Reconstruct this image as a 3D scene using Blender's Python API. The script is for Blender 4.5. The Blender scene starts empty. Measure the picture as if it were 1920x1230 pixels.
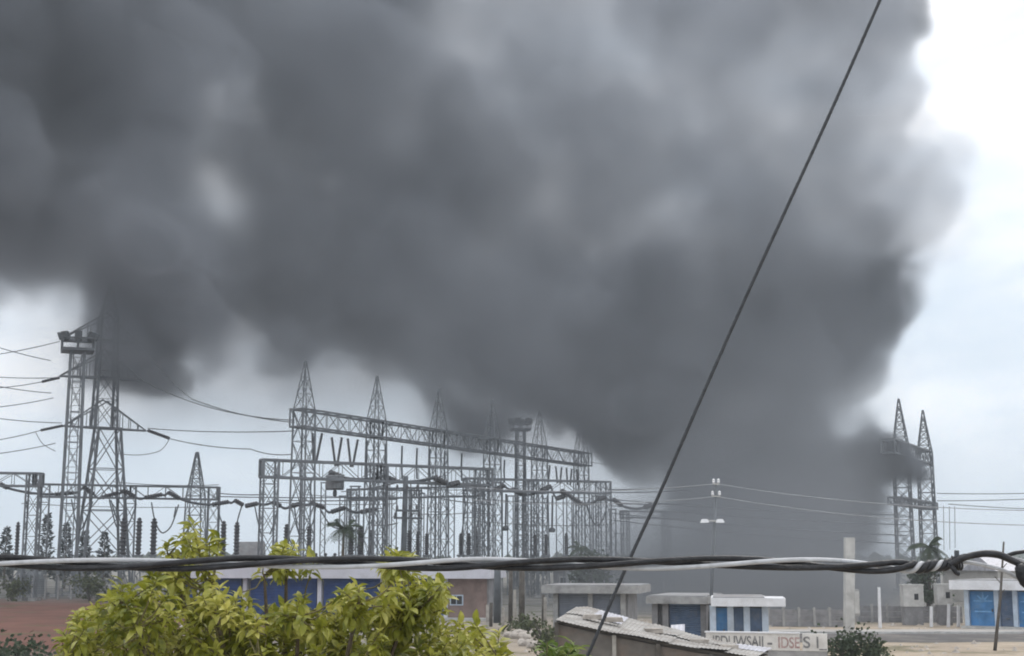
import bpy, bmesh, math, random
import numpy as np
from mathutils import Vector, Matrix, Euler
from mathutils import noise as mnoise

R = random.Random(7)
RAD = math.radians
PI = math.pi
scene = bpy.context.scene
COL = scene.collection

# ------------------------------------------------------------------ camera
EYE = 5.0                      # the photographer stands on an upper floor
TILT = RAD(9.16)
cam_data = bpy.data.cameras.new('camera')
cam_data.sensor_width = 36.0
cam_data.lens = 50.0
cam_data.clip_start = 0.1
cam_data.clip_end = 6000.0
camera = bpy.data.objects.new('camera', cam_data)
camera.location = (0, 0, EYE)
camera.rotation_euler = (RAD(90) + TILT, 0, 0)
COL.objects.link(camera)
scene.camera = camera

FPX = 50.0 / 36.0 * 1920.0     # focal length in photograph pixels
HORIZON = 615 + FPX * math.tan(TILT)


def at(px, py, Y):
    """The point at distance Y that the photograph shows at (px, py)."""
    u = (px - 960) / FPX
    v = (615 - py) / FPX
    dy = math.cos(TILT) - v * math.sin(TILT)
    dz = math.sin(TILT) + v * math.cos(TILT)
    k = Y / dy
    return Vector((u * k, Y, EYE + dz * k))


def gx(px, Y):                 # x on the ground at distance Y
    return at(px, 1100, Y).x


def zat(py, Y):
    return at(960, py, Y).z


# ------------------------------------------------------------------ render settings
cy = scene.cycles
scene.render.engine = 'CYCLES'
cy.use_denoising = True
cy.max_bounces = 6
cy.diffuse_bounces = 3
cy.glossy_bounces = 2
cy.transmission_bounces = 3
cy.transparent_max_bounces = 8
cy.volume_bounces = 2
cy.use_adaptive_sampling = True
cy.adaptive_threshold = 0.03
cy.volume_step_rate = 2.0
cy.volume_max_steps = 256
cy.filter_width = 1.9
vs = scene.view_settings
vs.view_transform = 'Standard'
vs.look = 'None'
vs.exposure = 0.0
vs.gamma = 1.0
vs.use_curve_mapping = False

# ------------------------------------------------------------------ overcast sky
SUN_EL, SUN_ROT = RAD(52), RAD(150)     # high, ahead and to the right, behind the cloud
world = bpy.data.worlds.new('World')
scene.world = world
world.use_nodes = True
wt = world.node_tree
wt.nodes.clear()


def wn(kind, **kw):
    n = wt.nodes.new(kind)
    for k, v in kw.items():
        setattr(n, k, v)
    return n


w_out = wn('ShaderNodeOutputWorld')
w_bg = wn('ShaderNodeBackground')
w_bg.inputs['Strength'].default_value = 0.1
w_sky = wn('ShaderNodeTexSky', sky_type='NISHITA')
w_sky.sun_disc = False
w_sky.sun_elevation = SUN_EL
w_sky.sun_rotation = RAD(30)
w_sky.dust_density = 2.0
w_tc = wn('ShaderNodeTexCoord')
w_map = wn('ShaderNodeMapping')
w_map.inputs['Scale'].default_value = (1.0, 1.0, 2.6)      # clouds flatten towards the horizon
w_map.inputs['Location'].default_value = (0.35, 0.2, 0.1)
w_n1 = wn('ShaderNodeTexNoise')
w_n1.inputs['Scale'].default_value = 3.2
w_n1.inputs['Detail'].default_value = 7.0
w_n1.inputs['Roughness'].default_value = 0.55
w_n1.inputs['Distortion'].default_value = 0.3
w_n2 = wn('ShaderNodeTexNoise')
w_n2.inputs['Scale'].default_value = 7.0
w_n2.inputs['Detail'].default_value = 5.0
# height above the horizon: blue-grey haze low, white deck above
w_sep = wn('ShaderNodeSeparateXYZ')
w_h = wn('ShaderNodeMapRange')
w_h.inputs['From Min'].default_value = 0.0
w_h.inputs['From Max'].default_value = 0.30
w_add = wn('ShaderNodeMath', operation='MULTIPLY_ADD')
w_add.inputs[1].default_value = 0.75
w_cr = wn('ShaderNodeValToRGB')
w_cr.color_ramp.elements[0].position = 0.30
w_cr.color_ramp.elements[0].color = (0.74, 0.87, 1.0, 1)
w_cr.color_ramp.elements[1].position = 0.70
w_cr.color_ramp.elements[1].color = (1.42, 1.43, 1.46, 1)
e = w_cr.color_ramp.elements.new(0.48)
e.color = (0.94, 1.03, 1.14, 1)
w_scale = wn('ShaderNodeVectorMath', operation='SCALE')
w_scale.inputs['Scale'].default_value = 10.0
w_mix = wn('ShaderNodeMix', data_type='RGBA')
w_mix.inputs['Factor'].default_value = 0.9
L = wt.links.new
L(w_tc.outputs['Generated'], w_map.inputs['Vector'])
L(w_map.outputs['Vector'], w_n1.inputs['Vector'])
L(w_map.outputs['Vector'], w_n2.inputs['Vector'])
L(w_tc.outputs['Generated'], w_sep.inputs['Vector'])
L(w_sep.outputs['Z'], w_h.inputs['Value'])
w_nm = wn('ShaderNodeMath', operation='MULTIPLY_ADD')      # n1 + 0.3 * n2
L(w_n2.outputs['Fac'], w_nm.inputs[0])
w_nm.inputs[1].default_value = 0.3
L(w_n1.outputs['Fac'], w_nm.inputs[2])
w_sc2 = wn('ShaderNodeMath', operation='MULTIPLY_ADD')
L(w_nm.outputs[0], w_sc2.inputs[0])
w_sc2.inputs[1].default_value = 1.1
w_sc2.inputs[2].default_value = -0.42
L(w_h.outputs['Result'], w_add.inputs[0])
w_add.inputs[1].default_value = 0.40
L(w_sc2.outputs[0], w_add.inputs[2])
L(w_add.outputs[0], w_cr.inputs['Fac'])
L(w_cr.outputs['Color'], w_scale.inputs[0])
L(w_sky.outputs['Color'], w_mix.inputs['A'])
L(w_scale.outputs['Vector'], w_mix.inputs['B'])
L(w_mix.outputs['Result'], w_bg.inputs['Color'])
L(w_bg.outputs['Background'], w_out.inputs['Surface'])

sun_data = bpy.data.lights.new('sun', 'SUN')
sun_data.energy = 1.0
sun_data.angle = RAD(14)
sun_data.color = (1.0, 0.96, 0.9)
sun = bpy.data.objects.new('sun', sun_data)
# light comes from high, in front and to the right (the bright break in the cloud)
_d = Vector((math.sin(RAD(30)) * math.cos(SUN_EL), math.cos(RAD(30)) * math.cos(SUN_EL), math.sin(SUN_EL)))
sun.rotation_euler = _d.to_track_quat('Z', 'Y').to_euler()
sun.location = (60, 100, 200)
COL.objects.link(sun)


# ------------------------------------------------------------------ mesh helpers
class MB:
    """Collects simple shapes (world coordinates) and links them as one mesh object."""

    def __init__(self):
        self.v, self.f, self.mi = [], [], []

    def quad(self, a, b, c, d, m=0):
        i = len(self.v)
        self.v += [tuple(a), tuple(b), tuple(c), tuple(d)]
        self.f.append((i, i + 1, i + 2, i + 3)); self.mi.append(m)

    def poly(self, pts, m=0):
        i = len(self.v)
        self.v += [tuple(p) for p in pts]
        self.f.append(tuple(range(i, i + len(pts)))); self.mi.append(m)

    def hexa(self, p, m=0):
        """Eight corners: bottom ring 0-3, top ring 4-7."""
        i = len(self.v)
        self.v += [tuple(q) for q in p]
        for f in ((3, 2, 1, 0), (4, 5, 6, 7), (0, 1, 5, 4), (1, 2, 6, 5), (2, 3, 7, 6), (3, 0, 4, 7)):
            self.f.append(tuple(i + k for k in f)); self.mi.append(m)

    def box(self, x0, x1, y0, y1, z0, z1, m=0):
        self.hexa([(x0, y0, z0), (x1, y0, z0), (x1, y1, z0), (x0, y1, z0),
                   (x0, y0, z1), (x1, y0, z1), (x1, y1, z1), (x0, y1, z1)], m)

    def bar(self, a, b, w, w2=None, m=0):
        a, b = Vector(a), Vector(b)
        d = b - a
        if d.length < 1e-5:
            return
        d.normalize()
        up = Vector((0, 0, 1)) if abs(d.z) < 0.9 else Vector((0, 1, 0))
        s = d.cross(up).normalized()
        t = s.cross(d)
        w2 = w if w2 is None else w2
        h, k = w / 2, w2 / 2
        self.hexa([a - s * h - t * h, a + s * h - t * h, a + s * h + t * h, a - s * h + t * h,
                   b - s * k - t * k, b + s * k - t * k, b + s * k + t * k, b - s * k + t * k], m)

    def tube(self, pts, rad, n=6, cap=True, m=0):
        pts = [Vector(p) for p in pts]
        if not hasattr(rad, '__len__'):
            rad = [rad] * len(pts)
        base = len(self.v)
        prev = None
        for k, p in enumerate(pts):
            d = (pts[min(k + 1, len(pts) - 1)] - pts[max(k - 1, 0)])
            d = d.normalized() if d.length > 1e-9 else Vector((0, 0, 1))
            if prev is None:
                ref = Vector((0, 0, 1)) if abs(d.z) < 0.9 else Vector((1, 0, 0))
                s = d.cross(ref).normalized()
            else:
                s = (prev - d * prev.dot(d)).normalized()
            prev = s
            t = d.cross(s)
            for j in range(n):
                a = 2 * PI * j / n
                self.v.append(tuple(p + (s * math.cos(a) + t * math.sin(a)) * rad[k]))
        for k in range(len(pts) - 1):
            for j in range(n):
                a, b = base + k * n + j, base + k * n + (j + 1) % n
                self.f.append((a, b, b + n, a + n)); self.mi.append(m)
        if cap:
            self.f.append(tuple(base + j for j in reversed(range(n)))); self.mi.append(m)
            e_ = base + (len(pts) - 1) * n
            self.f.append(tuple(e_ + j for j in range(n))); self.mi.append(m)

    def lathe(self, a, b, prof, n=8, m=0):
        """Profile [(t along a->b, radius)] turned about the axis a->b."""
        a, b = Vector(a), Vector(b)
        self.tube_prof(a, b, prof, n, m)

    def tube_prof(self, a, b, prof, n, m):
        d = (b - a)
        base = len(self.v)
        dn = d.normalized()
        ref = Vector((0, 0, 1)) if abs(dn.z) < 0.9 else Vector((1, 0, 0))
        s = dn.cross(ref).normalized()
        t = dn.cross(s)
        for (q, r) in prof:
            c = a + d * q
            for j in range(n):
                g = 2 * PI * j / n
                self.v.append(tuple(c + (s * math.cos(g) + t * math.sin(g)) * r))
        for k in range(len(prof) - 1):
            for j in range(n):
                i0, i1 = base + k * n + j, base + k * n + (j + 1) % n
                self.f.append((i0, i1, i1 + n, i0 + n)); self.mi.append(m)
        self.f.append(tuple(base + j for j in reversed(range(n)))); self.mi.append(m)
        e_ = base + (len(prof) - 1) * n
        self.f.append(tuple(e_ + j for j in range(n))); self.mi.append(m)

    def mesh(self, name, mats, origin=(0, 0, 0), smooth=False):
        me = bpy.data.meshes.new(name)
        o = Vector(origin)
        me.from_pydata([tuple(Vector(p) - o) for p in self.v], [], self.f)
        if not isinstance(mats, (list, tuple)):
            mats = [mats]
        for mm in mats:
            me.materials.append(mm)
        if len(mats) > 1:
            me.polygons.foreach_set('material_index', self.mi)
        if smooth:
            me.polygons.foreach_set('use_smooth', [True] * len(me.polygons))
        me.update()
        return me

    def build(self, name, mats, parent=None, smooth=False, origin=None):
        if origin is None:
            origin = root_loc(parent) if parent is not None else (0, 0, 0)
        ob = bpy.data.objects.new(name, self.mesh(name, mats, origin, smooth))
        COL.objects.link(ob)
        if parent is not None:
            ob.parent = parent
        else:
            ob.location = origin
        return ob


def root_loc(o):
    while o.parent is not None:
        o = o.parent
    return o.location.copy()


def tag(o, label=None, cat=None, group=None, kind=None):
    if label: o['label'] = label
    if cat: o['category'] = cat
    if group: o['group'] = group
    if kind: o['kind'] = kind
    return o


def thing(name, label, cat, loc, group=None):
    o = bpy.data.objects.new(name, None)
    o.empty_display_size = 0.3
    o.location = loc
    COL.objects.link(o)
    return tag(o, label, cat, group)


def copy_thing(o, loc=None, label=None, group=None):
    c = o.copy(); COL.objects.link(c)
    if loc is not None: c.location = loc
    if label: c['label'] = label
    if group: c['group'] = group
    for ch in [q for q in bpy.data.objects if q.parent == o]:
        d = ch.copy(); COL.objects.link(d); d.parent = c
        for g in [q for q in bpy.data.objects if q.parent == ch]:
            h = g.copy(); COL.objects.link(h); h.parent = d
    return c


def sag(a, b, drop, n=14):
    a, b = Vector(a), Vector(b)
    return [a.lerp(b, k / n) - Vector((0, 0, drop * 4 * (k / n) * (1 - k / n))) for k in range(n + 1)]


def smoothline(pts, sub=8):
    """Catmull-Rom through the points."""
    pts = [Vector(p) for p in pts]
    out = []
    for i in range(len(pts) - 1):
        p0, p1, p2, p3 = pts[max(i - 1, 0)], pts[i], pts[i + 1], pts[min(i + 2, len(pts) - 1)]
        for k in range(sub):
            t = k / sub
            out.append(0.5 * ((2 * p1) + (p2 - p0) * t + (2 * p0 - 5 * p1 + 4 * p2 - p3) * t * t
                              + (3 * p1 - p0 - 3 * p2 + p3) * t ** 3))
    out.append(pts[-1])
    return out


# ------------------------------------------------------------------ materials
def mat(name, col, rough=0.7, metal=0.0, var=0.25, scale=3.0, bump=0.0, bscale=30.0, spec=0.3, dirt=None, dscale=0.8, damt=0.5,
        translucent=0.0, tcol=None, stretch=(1, 1, 1)):
    m = bpy.data.materials.new(name)
    m.use_nodes = True
    t = m.node_tree
    b = t.nodes['Principled BSDF']
    b.inputs['Roughness'].default_value = rough
    b.inputs['Metallic'].default_value = metal
    b.inputs['Specular IOR Level'].default_value = spec
    tc = t.nodes.new('ShaderNodeNewGeometry')
    mp = t.nodes.new('ShaderNodeMapping')
    mp.inputs['Scale'].default_value = stretch
    t.links.new(tc.outputs['Position'], mp.inputs['Vector'])
    nz = t.nodes.new('ShaderNodeTexNoise')
    nz.inputs['Scale'].default_value = scale
    nz.inputs['Detail'].default_value = 6.0
    nz.inputs['Roughness'].default_value = 0.6
    t.links.new(mp.outputs[0], nz.inputs['Vector'])
    rp = t.nodes.new('ShaderNodeValToRGB')
    lo = [max(0.0, c * (1 - var)) for c in col]
    hi = [min(1.0, c * (1 + var)) for c in col]
    rp.color_ramp.elements[0].position = 0.32
    rp.color_ramp.elements[1].position = 0.68
    rp.color_ramp.elements[0].color = (*lo, 1)
    rp.color_ramp.elements[1].color = (*hi, 1)
    t.links.new(nz.outputs['Fac'], rp.inputs['Fac'])
    outc = rp.outputs['Color']
    if dirt is not None:
        n2 = t.nodes.new('ShaderNodeTexNoise')
        n2.inputs['Scale'].default_value = dscale
        n2.inputs['Detail'].default_value = 8.0
        n2.inputs['Roughness'].default_value = 0.7
        t.links.new(mp.outputs[0], n2.inputs['Vector'])
        r2 = t.nodes.new('ShaderNodeMapRange')
        r2.inputs['From Min'].default_value = 0.48
        r2.inputs['From Max'].default_value = 0.68
        r2.inputs['To Max'].default_value = damt
        t.links.new(n2.outputs['Fac'], r2.inputs['Value'])
        mx = t.nodes.new('ShaderNodeMix'); mx.data_type = 'RGBA'
        mx.inputs['B'].default_value = (*dirt, 1)
        t.links.new(r2.outputs['Result'], mx.inputs['Factor'])
        t.links.new(outc, mx.inputs['A'])
        outc = mx.outputs['Result']
    t.links.new(outc, b.inputs['Base Color'])
    if bump:
        n3 = t.nodes.new('ShaderNodeTexNoise')
        n3.inputs['Scale'].default_value = bscale
        n3.inputs['Detail'].default_value = 4.0
        t.links.new(mp.outputs[0], n3.inputs['Vector'])
        bp = t.nodes.new('ShaderNodeBump')
        bp.inputs['Strength'].default_value = bump
        bp.inputs['Distance'].default_value = 0.03
        t.links.new(n3.outputs['Fac'], bp.inputs['Height'])
        t.links.new(bp.outputs['Normal'], b.inputs['Normal'])
    if translucent:
        tr = t.nodes.new('ShaderNodeBsdfTranslucent')
        if tcol:
            tr.inputs['Color'].default_value = (*tcol, 1)
        else:
            t.links.new(outc, tr.inputs['Color'])
        ms = t.nodes.new('ShaderNodeMixShader')
        ms.inputs[0].default_value = translucent
        t.links.new(b.outputs[0], ms.inputs[1])
        t.links.new(tr.outputs[0], ms.inputs[2])
        t.links.new(ms.outputs[0], t.nodes['Material Output'].inputs['Surface'])
    return m


M = {
    'steel': mat('galvanised_steel', (0.155, 0.168, 0.182), 0.6, 0.0, 0.25, 0.6, spec=0.3),
    'steel_dark': mat('weathered_steel', (0.09, 0.10, 0.11), 0.6, 0.0, 0.3, 0.8),
    'insulator': mat('porcelain_insulator', (0.045, 0.045, 0.05), 0.35, 0.0, 0.3, 1.0, spec=0.5),
    'wire': mat('aluminium_conductor', (0.13, 0.14, 0.15), 0.5, 0.0, 0.2, 2.0),
    'wire_pale': mat('weathered_pale_wire', (0.34, 0.35, 0.37), 0.6, 0.0, 0.2, 2.0),
    'cable': mat('black_cable_sheath', (0.017, 0.018, 0.021), 0.42, 0.0, 0.3, 40.0, bump=0.15, bscale=120.0, spec=0.4, dirt=(0.07, 0.07, 0.075), dscale=22.0, damt=0.5),
    'cable_grey': mat('bare_grey_conductor', (0.52, 0.53, 0.55), 0.45, 0.0, 0.18, 60.0, spec=0.4, dirt=(0.25, 0.25, 0.26), dscale=30.0, damt=0.5),
    'stay': mat('dark_twisted_stay_cable', (0.05, 0.054, 0.06), 0.55, 0.0, 0.3, 60.0, bump=0.2, bscale=150),
    'concrete': mat('grey_concrete', (0.33, 0.33, 0.33), 0.85, 0, 0.2, 2.0, dirt=(0.14, 0.14, 0.135), dscale=0.9, damt=0.6),
    'concrete_pale': mat('pale_concrete', (0.50, 0.50, 0.49), 0.85, 0, 0.15, 2.0, dirt=(0.26, 0.25, 0.24), dscale=0.8, damt=0.6),
    'white': mat('white_paint', (0.72, 0.73, 0.76), 0.7, 0, 0.08, 1.5, dirt=(0.44, 0.43, 0.42), dscale=0.7, damt=0.55),
    'fascia': mat('faded_white_fascia', (0.60, 0.60, 0.66), 0.75, 0, 0.1, 1.2, dirt=(0.38, 0.38, 0.40), dscale=0.6, damt=0.6),
    'blue_dark': mat('dark_blue_shutter_paint', (0.022, 0.060, 0.20), 0.55, 0, 0.3, 1.5, dirt=(0.06, 0.09, 0.17), dscale=1.4, damt=0.6),
    'blue': mat('sky_blue_door_paint', (0.06, 0.20, 0.42), 0.6, 0, 0.25, 1.4, dirt=(0.14, 0.24, 0.36), dscale=1.6, damt=0.7),
    'blue_mid': mat('worn_blue_shutter_paint', (0.10, 0.15, 0.24), 0.6, 0, 0.25, 1.4, dirt=(0.18, 0.20, 0.24), dscale=1.5, damt=0.7),
    'print': mat('pale_blue_painted_motif', (0.16, 0.36, 0.62), 0.6, 0, 0.2, 4.0),
    'shutter_grey': mat('grey_roller_shutter', (0.19, 0.21, 0.25), 0.6, 0, 0.2, 1.2, dirt=(0.13, 0.14, 0.16), dscale=1.2, damt=0.6),
    'frame_pale': mat('pale_blue_frame_paint', (0.48, 0.56, 0.66), 0.7, 0, 0.15, 2.0, dirt=(0.34, 0.36, 0.4), dscale=1.2, damt=0.5),
    'brick_wall': mat('brown_pink_plaster', (0.25, 0.18, 0.16), 0.9, 0, 0.25, 1.6, dirt=(0.14, 0.12, 0.11), dscale=0.8, damt=0.6),
    'grey_wall': mat('smoke_stained_plaster', (0.24, 0.24, 0.25), 0.9, 0, 0.25, 1.2, dirt=(0.14, 0.14, 0.145), dscale=0.7, damt=0.7),
    'mud': mat('brown_mud_plaster', (0.17, 0.155, 0.14), 0.95, 0, 0.25, 1.5, bump=0.5, bscale=6.0, dirt=(0.25, 0.19, 0.155), dscale=0.9, damt=0.7),
    'tin': mat('weathered_tin_sheet', (0.36, 0.345, 0.325), 0.65, 0.0, 0.25, 1.5, dirt=(0.18, 0.14, 0.115), dscale=1.1, damt=0.85, spec=0.5),
    'tin_pale': mat('newer_tin_sheet', (0.52, 0.52, 0.57), 0.5, 0.0, 0.15, 2.0, dirt=(0.28, 0.25, 0.24), dscale=1.6, damt=0.5, spec=0.5),
    'wood': mat('grey_weathered_timber', (0.10, 0.09, 0.08), 0.9, 0, 0.35, 3.0),
    'wood_pale': mat('pale_stripped_timber', (0.36, 0.34, 0.31), 0.9, 0, 0.25, 3.0),
    'stone': mat('pale_rubble_stone', (0.42, 0.38, 0.34), 0.95, 0, 0.3, 3.0, bump=0.6, bscale=9.0),
    'letters': mat('dark_grey_lettering', (0.19, 0.19, 0.195), 0.85, 0, 0.4, 5.0, dirt=(0.45, 0.44, 0.42), dscale=4.0, damt=0.7),
    'letters_red': mat('faded_red_lettering', (0.40, 0.27, 0.255), 0.85, 0, 0.3, 5.0, dirt=(0.55, 0.5, 0.48), dscale=4.0, damt=0.7),
    'sign_wall': mat('whitewashed_wall', (0.66, 0.645, 0.62), 0.85, 0, 0.10, 1.8, dirt=(0.45, 0.42, 0.39), dscale=1.3, damt=0.6),
    'bark': mat('grey_brown_bark', (0.12, 0.095, 0.07), 0.95, 0, 0.35, 12.0, bump=0.5, bscale=40),
    'twig': mat('olive_twig', (0.15, 0.13, 0.06), 0.85, 0, 0.3, 12.0),
    'lamp': mat('lamp_glass_cover', (0.75, 0.76, 0.78), 0.4, 0, 0.1, 4.0),
    'plant_dark': mat('dark_green_foliage', (0.045, 0.065, 0.035), 0.7, 0, 0.45, 1.8, translucent=0.2),
    'plant_blue': mat('dull_conifer_foliage', (0.05, 0.065, 0.06), 0.8, 0, 0.35, 1.0),
    'plant_mid': mat('dusty_green_foliage', (0.085, 0.10, 0.05), 0.75, 0, 0.45, 2.2, translucent=0.2),
    'far_green': mat('far_scrub_foliage', (0.09, 0.105, 0.085), 0.9, 0, 0.35, 0.08),
    'roof_grey': mat('grey_roof_sheet', (0.30, 0.30, 0.31), 0.8, 0, 0.2, 0.7, dirt=(0.2, 0.17, 0.15), dscale=0.5, damt=0.6),
    'house': mat('cream_house_wall', (0.52, 0.50, 0.47), 0.85, 0, 0.12, 0.8, dirt=(0.32, 0.3, 0.28), dscale=0.5, damt=0.6),
    'dark_opening': mat('dark_window_opening', (0.03, 0.032, 0.036), 0.6, 0, 0.3, 2.0),
    'tank': mat('light_grey_tank_paint', (0.27, 0.285, 0.30), 0.6, 0, 0.15, 1.0),
}


def leaf_material(name, a, b, c):
    """Leaf colours that change from leaf to leaf (noise at leaf size), half see-through to light."""
    m = bpy.data.materials.new(name)
    m.use_nodes = True
    t = m.node_tree
    bs = t.nodes['Principled BSDF']
    bs.inputs['Roughness'].default_value = 0.42
    bs.inputs['Specular IOR Level'].default_value = 0.45
    g = t.nodes.new('ShaderNodeNewGeometry')
    n1 = t.nodes.new('ShaderNodeTexNoise'); n1.inputs['Scale'].default_value = 7.0; n1.inputs['Detail'].default_value = 3.0
    n2 = t.nodes.new('ShaderNodeTexNoise'); n2.inputs['Scale'].default_value = 1.6; n2.inputs['Detail'].default_value = 2.0
    ad = t.nodes.new('ShaderNodeMath'); ad.operation = 'ADD'
    hf = t.nodes.new('ShaderNodeMath'); hf.operation = 'MULTIPLY'; hf.inputs[1].default_value = 0.5
    r = t.nodes.new('ShaderNodeValToRGB')
    r.color_ramp.elements[0].position = 0.36
    r.color_ramp.elements[0].color = (*a, 1)
    r.color_ramp.elements[1].position = 0.64
    r.color_ramp.elements[1].color = (*c, 1)
    k = r.color_ramp.elements.new(0.5); k.color = (*b, 1)
    tr = t.nodes.new('ShaderNodeBsdfTranslucent')
    mx = t.nodes.new('ShaderNodeMixShader'); mx.inputs[0].default_value = 0.35
    l = t.links.new
    l(g.outputs['Position'], n1.inputs['Vector']); l(g.outputs['Position'], n2.inputs['Vector'])
    l(n1.outputs['Fac'], ad.inputs[0]); l(n2.outputs['Fac'], ad.inputs[1]); l(ad.outputs[0], hf.inputs[0])
    l(hf.outputs[0], r.inputs['Fac']); l(r.outputs['Color'], bs.inputs['Base Color']); l(r.outputs['Color'], tr.inputs['Color'])
    l(bs.outputs[0], mx.inputs[1]); l(tr.outputs[0], mx.inputs[2])
    l(mx.outputs[0], t.nodes['Material Output'].inputs['Surface'])
    return m


M['leaf'] = leaf_material('yellow_green_leaf', (0.10, 0.125, 0.02), (0.31, 0.32, 0.04), (0.64, 0.60, 0.18))
M['leaf2'] = leaf_material('light_green_leaf', (0.08, 0.14, 0.025), (0.17, 0.24, 0.05), (0.32, 0.38, 0.11))


# ------------------------------------------------------------------ haze: one box of thin air round everything
def haze_box(density):
    m = bpy.data.materials.new('haze')
    m.use_nodes = True
    t = m.node_tree
    t.nodes.clear()
    o = t.nodes.new('ShaderNodeOutputMaterial')
    pv = t.nodes.new('ShaderNodeVolumePrincipled')
    pv.inputs['Density'].default_value = density
    pv.inputs['Color'].default_value = (0.86, 0.93, 1.0, 1)
    pv.inputs['Density Attribute'].default_value = ''
    t.links.new(pv.outputs[0], o.inputs['Volume'])
    b = MB()
    b.box(-1850, 1850, -60, 2800, -1.0, 156.0)
    tag(b.build('haze', m), kind='stuff')


haze_box(0.0004)


# ------------------------------------------------------------------ ground, road, kerb
def ground_material():
    m = bpy.data.materials.new('bare_ground')
    m.use_nodes = True
    t = m.node_tree
    b = t.nodes['Principled BSDF']
    b.inputs['Roughness'].default_value = 0.95
    b.inputs['Specular IOR Level'].default_value = 0.1
    g = t.nodes.new('ShaderNodeNewGeometry')
    sep = t.nodes.new('ShaderNodeSeparateXYZ')
    l = t.links.new
    l(g.outputs['Position'], sep.inputs[0])

    def noise(scale, detail=6.0):
        n = t.nodes.new('ShaderNodeTexNoise')
        n.inputs['Scale'].default_value = scale
        n.inputs['Detail'].default_value = detail
        n.inputs['Roughness'].default_value = 0.65
        l(g.outputs['Position'], n.inputs['Vector'])
        return n.outputs['Fac']

    def ramp(fac, p0, c0, p1, c1):
        r = t.nodes.new('ShaderNodeValToRGB')
        r.color_ramp.elements[0].position = p0
        r.color_ramp.elements[1].position = p1
        r.color_ramp.elements[0].color = (*c0, 1)
        r.color_ramp.elements[1].color = (*c1, 1)
        l(fac, r.inputs['Fac'])
        return r.outputs['Color']

    def rng(val, a, c, lo=0.0, hi=1.0):
        r = t.nodes.new('ShaderNodeMapRange')
        for k, v in (('From Min', a), ('From Max', c), ('To Min', lo), ('To Max', hi)):
            r.inputs[k].default_value = v
        l(val, r.inputs['Value'])
        return r.outputs['Result']

    def mix(f, a, c):
        x = t.nodes.new('ShaderNodeMix'); x.data_type = 'RGBA'
        l(f, x.inputs['Factor']); l(a, x.inputs['A']); l(c, x.inputs['B'])
        return x.outputs['Result']

    def math_(op, a, c):
        x = t.nodes.new('ShaderNodeMath'); x.operation = op
        for i, q in enumerate((a, c)):
            if isinstance(q, (int, float)): x.inputs[i].default_value = q
            else: l(q, x.inputs[i])
        return x.outputs[0]

    sand = ramp(noise(0.35, 9), 0.3, (0.31, 0.255, 0.20), 0.7, (0.50, 0.42, 0.33))
    late = ramp(noise(0.22, 9), 0.3, (0.115, 0.06, 0.047), 0.7, (0.21, 0.105, 0.082))
    grey = ramp(noise(0.5, 8), 0.3, (0.16, 0.155, 0.145), 0.7, (0.29, 0.275, 0.25))
    scrub = ramp(noise(0.8, 8), 0.3, (0.06, 0.07, 0.035), 0.7, (0.13, 0.135, 0.07))
    wob = math_('MULTIPLY', math_('SUBTRACT', noise(0.06, 5), 0.5), 40.0)
    xw = math_('ADD', sep.outputs['X'], wob)
    yw = math_('ADD', sep.outputs['Y'], wob)
    c = mix(rng(xw, -14, 8), grey, sand)
    c = mix(rng(yw, 100, 130), c, grey)                              # yard gravel of the substation
    lat = math_('MULTIPLY', rng(xw, -12, -20), math_('MULTIPLY', rng(yw, 66, 78), rng(yw, 190, 150)))
    c = mix(lat, c, late)
    tuft = math_('MULTIPLY', rng(noise(0.16, 6), 0.54, 0.62), 0.7)
    c = mix(tuft, c, scrub)
    l(c, b.inputs['Base Color'])
    bp = t.nodes.new('ShaderNodeBump')
    bp.inputs['Strength'].default_value = 0.7
    bp.inputs['Distance'].default_value = 0.15
    l(noise(1.2, 8), bp.inputs['Height'])
    l(bp.outputs['Normal'], b.inputs['Normal'])
    return m


_g = MB()
NX, NY = 60, 60
xs = [-1800 + 3600 * i / NX for i in range(NX + 1)]
ys = [-40 + 2800 * (j / NY) ** 2 for j in range(NY + 1)]
_g.v = [(x, y, 0.0) for y in ys for x in xs]
_g.f = [(j * (NX + 1) + i, j * (NX + 1) + i + 1, (j + 1) * (NX + 1) + i + 1, (j + 1) * (NX + 1) + i) for j in range(NY) for i in range(NX)]
_g.mi = [0] * len(_g.f)
tag(_g.build('ground', ground_material()), kind='structure')

asphalt = mat('dusty_asphalt', (0.105, 0.10, 0.098), 0.9, 0, 0.2, 0.8, dirt=(0.25, 0.225, 0.2), dscale=0.35, damt=0.8)
_r = MB()
_n = 40
for k in range(_n):
    x0, x1 = 14 + 90 * k / _n, 14 + 90 * (k + 1) / _n
    w0, w1 = 0.4 * math.sin(x0 * 0.7), 0.4 * math.sin(x1 * 0.7)
    _r.quad((x0, 86.6 + w0, 0.006), (x1, 86.6 + w1, 0.006), (x1, 96.4, 0.006), (x0, 96.4, 0.006))
tag(_r.build('road', asphalt), kind='structure')
_k = MB()
_pave = mat('pale_paving', (0.42, 0.40, 0.38), 0.9, 0, 0.15, 0.8, dirt=(0.3, 0.27, 0.24), dscale=0.4, damt=0.7)
_k.box(14, 104, 96.4, 99.6, 0, 0.13)
pv_ = tag(_k.build('pavement', _pave), kind='structure')
for k in range(45):
    q = MB()
    x = 14 + 2.0 * k
    q.box(x + 0.02, x + 1.98, 96.22, 96.39, 0.0, 0.15 + R.uniform(-0.015, 0.015))
    q.build('kerb_stone', M['concrete_pale'], pv_)

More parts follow.
